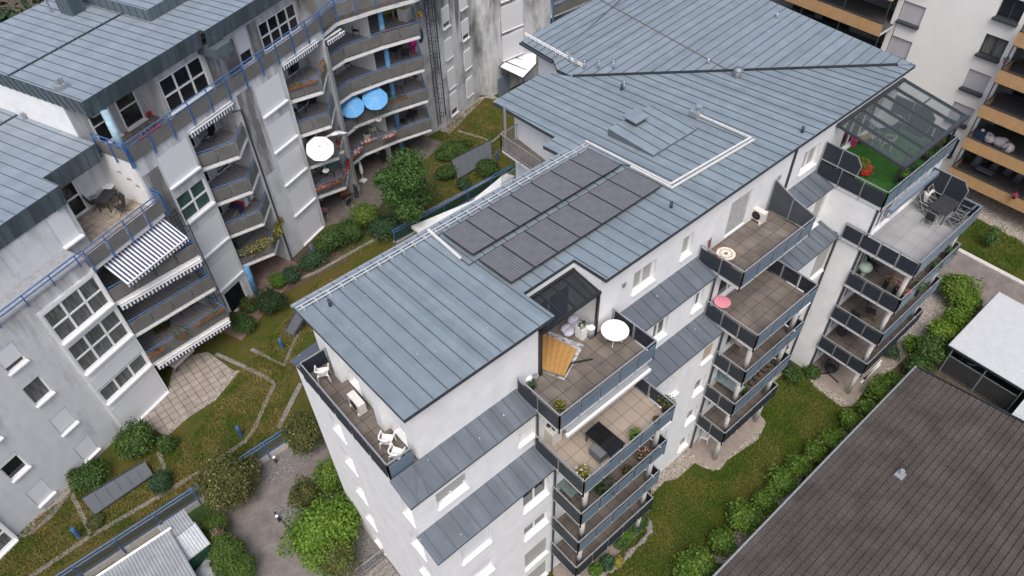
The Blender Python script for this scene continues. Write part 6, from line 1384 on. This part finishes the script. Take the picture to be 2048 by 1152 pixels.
# egg chair white
t = thing('hanging_chair', 'white rattan hanging chair in a black frame on the staggered balcony', 'hanging chair', lat(440, 345, FL[3]), 0, None, LB); b = MB()
for k_ in range(6): t_ = math.pi*(k_+1)/7; b.tube([(.38*math.sin(t_)*math.cos(a), .38*math.sin(t_)*math.sin(a), .8-.5*math.cos(t_)) for a in [2*math.pi*i/12 for i in range(13)]], .016, 5)
for i in range(8): a = 2*math.pi*i/8; b.tube([(.38*math.cos(a)*math.sin(t_), .38*math.sin(a)*math.sin(t_), .8-.5*math.cos(t_)) for t_ in [math.pi*k_/7 for k_ in range(1, 7)]], .016, 5)
b.build('basket', whiteP, t); b = MB(); b.tube([(-.5, -.4, .02), (-.5, .3, .02), (-.45, .5, 1.2), (0, .2, 1.85), (.45, .5, 1.2), (.5, .3, .02), (.5, -.4, .02)], .03); b.build('stand', blackm, t)
# flower boxes
def fbox(label, px, py, z, ln, a, tips, m=terra, pl=lf_mid, tn=50, n=110, group=None):
    SEED[0] += 1; random.seed(SEED[0]); u, v, zz = lat(px, py, z); t = thing('flower_box', label, 'flower box', (u, v, z), RAD(a), group, LB); b = MB(); b.box(-ln/2, -.1, -.18, ln/2, .1, 0); b.build('box', m, t)
    b = MB(); leaves(b, (0, 0, .06), (ln/2, .16, .14), n, .1, SEED[0], -.4, 1.0); mats = [pl]
    if tips: b.cm = 1; leaves(b, (0, -.03, .08), (ln/2, .2, .17), tn, .1, SEED[0]+3, -.3, 1.0); mats.append(tips)
    b.build('flowers', mats, t); return t
A1 = -31
fbox('flower box with faded yellow flowers on the rail below the round wooden side table', 590, 172, FL[4]+.95, 1.2, A1, lf_yel); fbox('sparse brown flower box right of the faded yellow one', 620, 163, FL[4]+.95, .9, A1, None, n=20)
fbox('long flower box with red and yellow plants on the side rail', 645, 132, FL[4]+.95, 1.4, 35, redF, tn=20, pl=lf_yel)
fbox('flower box with red and white petunias, left of the pair on the wide balcony', 735, 283, FL[1]+.95, 1.3, A1+5, redF, tn=45, pl=whF); fbox('flower box with red and white petunias, right of the pair on the wide balcony', 779, 272, FL[1]+.95, 1.3, A1+5, redF, tn=45, pl=whF)
fbox('flower box with red and white petunias at the bent corner of the wide balcony', 713, 305, FL[1]+.95, 1.2, 0, redF, tn=40, pl=whF)
fbox('pink geranium box at the front rail of the lowest staggered balcony', 646, 374, FL[1]+.95, 1.1, A1, pinkF, tn=80); fbox('red and pink box to the right on the lowest staggered balcony', 672, 363, FL[1]+.95, .9, A1, pinkF, tn=40)
fbox('deep red geranium box on the side rail of the lowest staggered balcony', 696, 327, FL[1]+.95, 1.0, 35, redF, tn=90); fbox('pale pink geranium box on the side rail, below the deep red one', 691, 345, FL[1]+.95, .8, 35, pinkF, tn=80)
fbox('small red flower pot hooked on the white parasol balcony rail', 676, 287, FL[2]+.95, .5, 35, redF, tn=40)
fbox('long flower box with orange and green plants on the uppermost wide balcony', 785, 58, FL[4]+.95, 2.6, -32, redF, tn=30, pl=lf_mid)
fbox('yellow flower basket at the caged ladder end of the uppermost wide balcony', 838, 30, FL[4]+.95, .8, 40, leafm('yellow_petals', (.6, .38, .01), (.75, .5, .03)), tn=80)
fbox('green trailing plants on the third wide balcony rail', 790, 198, FL[2]+.95, 2.0, -32, lf_mid, tn=50, pl=lf_mid)
for i, (px, py, ln, a) in enumerate([(500, 500, 1.8, A1), (530, 485, 1.3, A1), (556, 462, 1.1, 35), (558, 440, .9, 35)]):
    SEED[0] += 1; u, v, z = lat(px, py, FL[1]+1.0); t = thing('climbing_plant', ['golden leaved hedge plant on the front rail of the covered furniture balcony', 'golden leaved hedge plant at the corner of the covered furniture balcony', 'golden leaved plant on the side rail, lower of two', 'golden leaved plant on the side rail, upper of two'][i], 'plant', (u, v, z), RAD(a), 'golden plants on the balcony rail', LB)
    b = MB(); leaves(b, (0, 0, 0), (ln/2, .28, .42), 300, .14, SEED[0], -.9, .9); b.build('foliage', lf_yel, t); b = MB(); b.box(-ln/2, -.1, -.3, ln/2, .1, -.15); b.build('box', anth, t)
fbox('red planter box with green plants and white daisies on the upper terrace', 298, 262, FL[5]+.35, 1.6, 3, whF, redM, lf_mid, 14)
for i, (px, py) in enumerate([(318, 665), (330, 660), (337, 652)]): pot(['largest brown clay pot on the lower front balcony', 'middle brown clay pot on the lower front balcony', 'smallest brown clay pot on the lower front balcony'][i], lat(px, py, FL[1]), .18, .3, terra, lf_mid, .24, .25, 120, F=LB)
pot('wide feathery plant over the rail of the lowest front balcony', lat(366, 675, FL[1]+.6), .25, .2, terra, lf_oliv, .55, .45, 360, F=LB)
fbox('long heather box at the right of the lowest front balcony', 420, 632, FL[1]+.95, 2.0, A1+14, lf_oliv, tn=30, pl=lf_oliv)
fbox('brown plant box at the left of the lowest front balcony', 312, 704, FL[1]+.95, 1.0, A1+14, redF, tn=6, pl=lf_oliv)
t = thing('armchair', 'white cushioned armchair with a red seat on the upper terrace', 'armchair', lat(288, 222, 14.28), RAD(-60), None, LB); b = MB(); b.box(-.3, -.3, .3, .3, .3, .42); b.build('seat', whiteP, t); b = MB(); b.box(-.3, .26, .42, .3, .34, .85); b.build('backrest', whiteP, t)
for sx in (-.27, .27):
    for sy in (-.27, .27): b = MB(); b.bar((sx, sy, 0), (sx, sy, .3), .05); b.build('leg', whiteP, t)
b = MB(LB); u, v, z = lat(297, 228, 14.28); b.box(u-.3, v-.25, z, u+.3, v+.25, z+.3); b.bar((u-.3, v+.25, z+.3), (u+.35, v+.3, z+.45), .06); tag(b.build('toy_box', redM), 'red plastic crate on the upper terrace beside the white armchair', 'crate')
b = MB(LB); u, v, z = lat(827, 105, FL[3]); b.tube([(u, v, z+.3), (u+.05, v, z+.7), (u+.1, v, z+1.25), (u+.1, v, z+1.5)], [.12, .3, .34, .1], 12); b.cyl((u, v, z), .15, .3, 10); tag(b.build('wrapped_parasol', mat('hot_pink_cloth', (.72, .04, .28), .8), None, True), 'hot pink wrapped bundle standing on the second wide balcony', 'bundle')
b = MB(LB); u, v, z = lat(842, 92, FL[3]); b.ball((u, v, z+1.0), .45, .3, .9, 12, 9); tag(b.build('folded_parasol', mat('petrol_cloth', (.015, .07, .10), .85), None, True), 'petrol blue folded parasol behind the hot pink bundle', 'parasol')
b = MB(LB); u, v, z = (43.75, 33.15, FL[4]); b.box(u-.3, v-.1, z, u+.35, v+.7, z+.95); tag(b.build('counter', whiteP), 'white cabinet topped with yellow flowers on the uppermost wide balcony', 'cabinet')
SEED[0] += 1; b = MB(LB); leaves(b, (u, v+.3, z+1.15), (.32, .4, .2), 120, .12, SEED[0], -.5); tag(b.build('flower_bowl', leafm('yellow_petals', (0, 0, 0), (0, 0, 0))), 'bowl of yellow flowers standing on the white cabinet', 'flowers')
# brown planter, blue bollards, slide, light wells
t = thing('planter', 'brown wooden planter trough with a green plant in the garden', 'planter', (*p2(640, 492, GZ), GZ), RAD(15)); b = MB(); b.prism([(-.7, -.3), (.7, -.3), (.7, .3), (-.7, .3)], 0, .45); b.prism([(-.78, -.38), (.78, -.38), (.78, .38), (-.78, .38)], .40, .47); b.build('trough', woodM, t); b = MB(); leaves(b, (-.2, 0, .6), (.45, .3, .25), 160, .12, 900, -.4); b.build('plant', lf_mid, t)
def bollard(label, loc, rz_, group=None, F=ID):
    t = thing('bollard_light', label, 'bollard light', loc, rz_, group, F); b = MB(); b.cyl((0, 0, 0), .11, .82, 14); b.build('post', bluem, t); b = MB(); b.cyl((0, 0, .82), .10, .1, 14); b.build('lens', galv, t); b = MB(); b.cyl((0, 0, .92), .125, .06, 14, .11); b.build('cap', bluem, t); return t
BO = Kind(bollard)
for i, (px, py) in enumerate([(566, 697), (483, 872), (160, 1074), (994, 320), (628, 512)]): BO.put(['blue bollard light on the lawn below the slide', 'blue bollard light on the lawn in the path loop', 'blue bollard light at bottom left near the light well', 'blue bollard light on the rear lawn beside the juniper', 'blue bollard light half hidden in low shrubs'][i], (*p2(px, py, GZ), GZ))
def pathlight(label, loc): t = thing('path_light', label, 'path light', loc); b = MB(); b.cyl((0, 0, 0), .07, .55, 10); b.build('post', anth, t); b = MB(); b.ball((0, 0, .6), .1, .1, .08); b.build('lamp_head', whiteP, t, True)
pathlight('short path light with a white head at the driveway corner', (*p2(559, 1042, 0), 0)); pathlight('path light with a pale head beside the concrete plinth of the garden', (*p2(553, 925, 0), 0))
slM = mat('slide_steel', (.085, .098, .11), .7, .0, var=.06)
t = thing('playground_slide', 'grey metal playground slide half hidden by the white building roof', 'slide', (*p2(585, 650, GZ), GZ)); P = [pz(x, y, z_) for x, y, z_ in ((571, 664, .6), (588, 672, .6), (618, 622, 1.9), (598, 615, 1.9))]; b = MB(ID); b.face(*P)
for i, j in ((0, 3), (1, 2)): b.obox(P[i], P[j]-P[i], Vector((.05, 0, 0)), Z3*.18)
b.build('chute', slM, t); b = MB(ID)
for p in (P[2], P[3]): b.bar((p.x, p.y, GZ), p, .06)
b.bar(P[0]-Z3*.2, P[0], .06); b.bar(P[1]-Z3*.2, P[1], .06); b.build('support', bluem, t)
def well(label, px, zt, hgt):
    P = [pz(x, y, GZ+.15) for x, y in px]; t = thing('light_well', label, 'light well', (P[0].x, P[0].y, GZ)); b = MB(ID); lo = [Vector((p.x, p.y, GZ+.02)) for p in P]; up_ = Z3*hgt
    b.face(P[0]+up_, P[1]+up_, P[2], P[3]); b.face(P[0]+up_*.98-Z3*.05, P[1]+up_*.98-Z3*.05, Vector((P[1].x, P[1].y, GZ)), Vector((P[0].x, P[0].y, GZ)))
    b.face(P[0]+up_, P[3], Vector((P[0].x, P[0].y, GZ))); b.face(P[1]+up_, P[2], Vector((P[1].x, P[1].y, GZ))); b.build('sloping_cover', slM, t)
    b = MB(ID)
    for i in range(7): a_, c_ = P[0].lerp(P[1], i/6)+up_, P[3].lerp(P[2], i/6); b.bar(a_, c_, .03)
    b.bar(P[0]+up_, P[1]+up_, .07); b.bar(P[3], P[2], .06); b.build('rim', anth, t)
well('grey sloping light well cover beside the long edging path', ((172, 1006), (296, 932), (306, 950), (190, 1030)), 0, .55); well('grey metal light well wall in the rear lawn by the juniper', ((905, 337), (982, 297), (984, 318), (916, 358)), 0, .9)
# canopy of the far flat
t = thing('patio_canopy', 'white panelled patio canopy between the grey wall and the zinc wing roof', 'canopy', (*p2(1040, 130, 3.2), GZ)); P = [pz(x, y, z_) for x, y, z_ in ((998, 134, 3.4), (1043, 92, 3.4), (1074, 97, 2.9), (1073, 128, 2.9), (1046, 157, 2.9))]; b = MB(ID); b.face(*P); b.build('roof_panel', white, t); b = MB(ID)
for i in range(5): b.bar(P[i], P[(i+1) % 5], .09)
for k_ in (.25, .5, .75): b.bar(P[0].lerp(P[1], k_)+Z3*.05, P[4].lerp(P[2], k_)+Z3*.05, .07)
for p in (P[2], P[4]): b.bar((p.x, p.y, GZ), p, .08)
b.build('frame', anth, t)
b = MB(ID); e1, e2 = Vector((*p2(997, 195, GZ), GZ)), Vector((*p2(1020, 180, GZ), GZ)); b.obox(e1, e2-e1, Vector((.05, .05, 0)), Z3*1.9); tag(b.build('garden_gate', mat('blue_grey_boards', (.15, .19, .24), .7)), 'blue grey wooden screen beside the patio canopy', 'screen')
# timber balconies contents
def wlat(px, py, z): return at(px, py, z)
SOFA = Kind(lambda *a: metalchair(*a, fm=anth, sm=mat('grey_wicker', (0, 0, 0)), name='wicker_armchair'))
zt_ = [l+.87 for l in lev]
for i, (px, py) in enumerate([(1945, 330), (1965, 322), (1982, 338), (2008, 348), (2028, 362)]): SOFA.put(['grey wicker armchair at the left of the lowest timber balcony', 'grey wicker armchair behind the low table on the lowest timber balcony', 'grey wicker armchair in the middle of the lowest timber balcony', 'grey wicker armchair right of the table on the lowest timber balcony', 'grey wicker armchair furthest right on the lowest timber balcony'][i], at(px, py+8, zt_[1]), RAD(-90), 'armchairs on the lowest timber balcony')
rtable('low grey wicker table on the lowest timber balcony', at(1965, 350, zt_[1]), RAD(90), w=.6, l=1.2, h=.45, top=mat('grey_wicker', (0, 0, 0)))
b = MB(); random.seed(6); x, y, z = at(1985, 292, zt_[2])
for i in range(8): b.ball((x+random.uniform(-.25, .25), y+random.uniform(-1.0, .9), z+.45), .35, .45, random.uniform(.25, .5), 9, 6)
tag(b.build('laundry_pile', [mat('pale_blanket', (.52, .48, .47), .9, col2=(.12, .12, .16), scale=2.2, thr=(.5, .6))], None, True), 'pile of pale and black blankets on a rack on the middle timber balcony', 'laundry')
b = MB(); x, y, z = at(1957, 278, zt_[2]); b.box(x-.4, y-.4, z, x+.4, y+.4, z+.7); b.cm = 1; b.ball((x, y, z+.78), .14, .14, .1); tag(b.build('covered_table', [navyC, whiteP]), 'navy covered table with white items on the middle timber balcony', 'table')
fb = pot('magenta geranium box on the rail of the lowest timber balcony', at(2027, 396, zt_[1]+.72), .12, .16, blackm, lf_mid, .2, .16, 90, tips=leafm('magenta_petals', (0, 0, 0), (0, 0, 0)), tn=90, sq=1, long=0); fb.rotation_euler.z = RAD(90)
fb = pot('flower pot with yellow blooms on the top left timber balcony', at(1660, 6, zt_[3]+.6), .14, .16, blackm, lf_mid, .3, .16, 90, tips=leafm('yellow_petals', (0, 0, 0), (0, 0, 0)), tn=40)
pot('dark potted plant at the left end of the lowest timber balcony', at(1928, 325, zt_[1]), .2, .4, blackm, lf_dark, .4, .6, 240)
pot('small pink potted plant on the upper right timber balcony', at(2008, 128, zt_[4]+.5), .12, .2, pinkF, lf_mid, .22, .22, 80)
# person on the uppermost wide balcony
t = thing('person', 'person in a bright green shirt standing on the uppermost wide balcony, seen from behind', 'person', (43.45, 34.25, FL[4]), RAD(30), None, LB)
skin = mat('skin', (.50, .30, .22), .6, var=.05)
def skinned(par, name, m, verts, edges, radii):
    me = bpy.data.meshes.new(name); me.from_pydata(verts, edges, []); o = bpy.data.objects.new(name, me); sc.collection.objects.link(o); o.parent = par
    md = o.modifiers.new('skin', 'SKIN'); md.use_smooth_shade = True
    for i, r in enumerate(radii): me.skin_vertices[0].data[i].radius = (r, r) if not isinstance(r, tuple) else r
    me.skin_vertices[0].data[0].use_root = True
    s = o.modifiers.new('sub', 'SUBSURF'); s.levels = s.render_levels = 1; me.materials.append(m); return o
try:
    V = [(0, 0, .95), (0, 0, 1.12), (0, 0, 1.32), (0, .01, 1.45), (0, .0, 1.52), (0, -.01, 1.62), (.10, 0, .90), (.11, -.01, .50), (.11, .03, .09), (.12, -.12, .03), (-.10, 0, .90), (-.11, .01, .50), (-.11, .05, .09), (-.12, -.10, .03),
         (.19, 0, 1.40), (.25, .02, 1.13), (.25, -.10, .90), (.25, -.14, .82), (-.19, 0, 1.40), (-.25, .03, 1.13), (-.24, -.08, .90), (-.24, -.12, .82)]
    E_ = [(0, 1), (1, 2), (2, 3), (3, 4), (4, 5), (0, 6), (6, 7), (7, 8), (8, 9), (0, 10), (10, 11), (11, 12), (12, 13), (3, 14), (14, 15), (15, 16), (16, 17), (3, 18), (18, 19), (19, 20), (20, 21)]
    Rr = [.14, .12, .14, .11, .055, .10, .09, .06, .04, .03, .09, .06, .04, .03, .055, .042, .03, .03, .055, .042, .03, .03]
    if not hasattr(bpy.data.meshes.new('t'), 'skin_vertices'): raise Exception
    b = MB(); body = b
    o = skinned(t, 'body', skin, V, E_, Rr)
except Exception as ex:
    print('skin failed', ex)
b = MB(); b.tube([(0, 0, .78), (0, 0, .95), (0, 0, 1.15), (0, 0, 1.38), (0, 0, 1.48)], [.21, .17, .155, .19, .09], 12)
for s in (-1, 1): b.tube([(s*.17, 0, 1.42), (s*.24, .01, 1.22)], [.075, .065], 8)
b.build('green_shirt', mat('bright_green_cloth', (.09, .42, .03), .85), t, True)
b = MB(); b.ball((0, .015, 1.66), .105, .11, .10, 10, 8); b.build('hair', darkcl, t, True)

# stair railing at the foot of the end wall
t = thing('stair_railing', 'galvanised bar railing with concrete steps at the foot of the white end wall', 'railing', (4.3, 17.7, 0)); b = MB(ID)
b.bar((3.4, 17.75, .95), (5.1, 17.75, .95), .05); b.bar((3.4, 17.75, .12), (5.1, 17.75, .12), .04)
for i in range(15): b.bar((3.4+i*.12, 17.75, .12), (3.4+i*.12, 17.75, .95), .02)
for x in (3.4, 5.1): b.bar((x, 17.75, 0), (x, 17.75, .97), .05)
b.build('bars', galv, t); b = MB(ID)
for i in range(4): b.box(3.5, 17.3-i*.32, -.02, 5.1, 17.6-i*.32, .16-i*.035)
b.build('steps', stone, t)
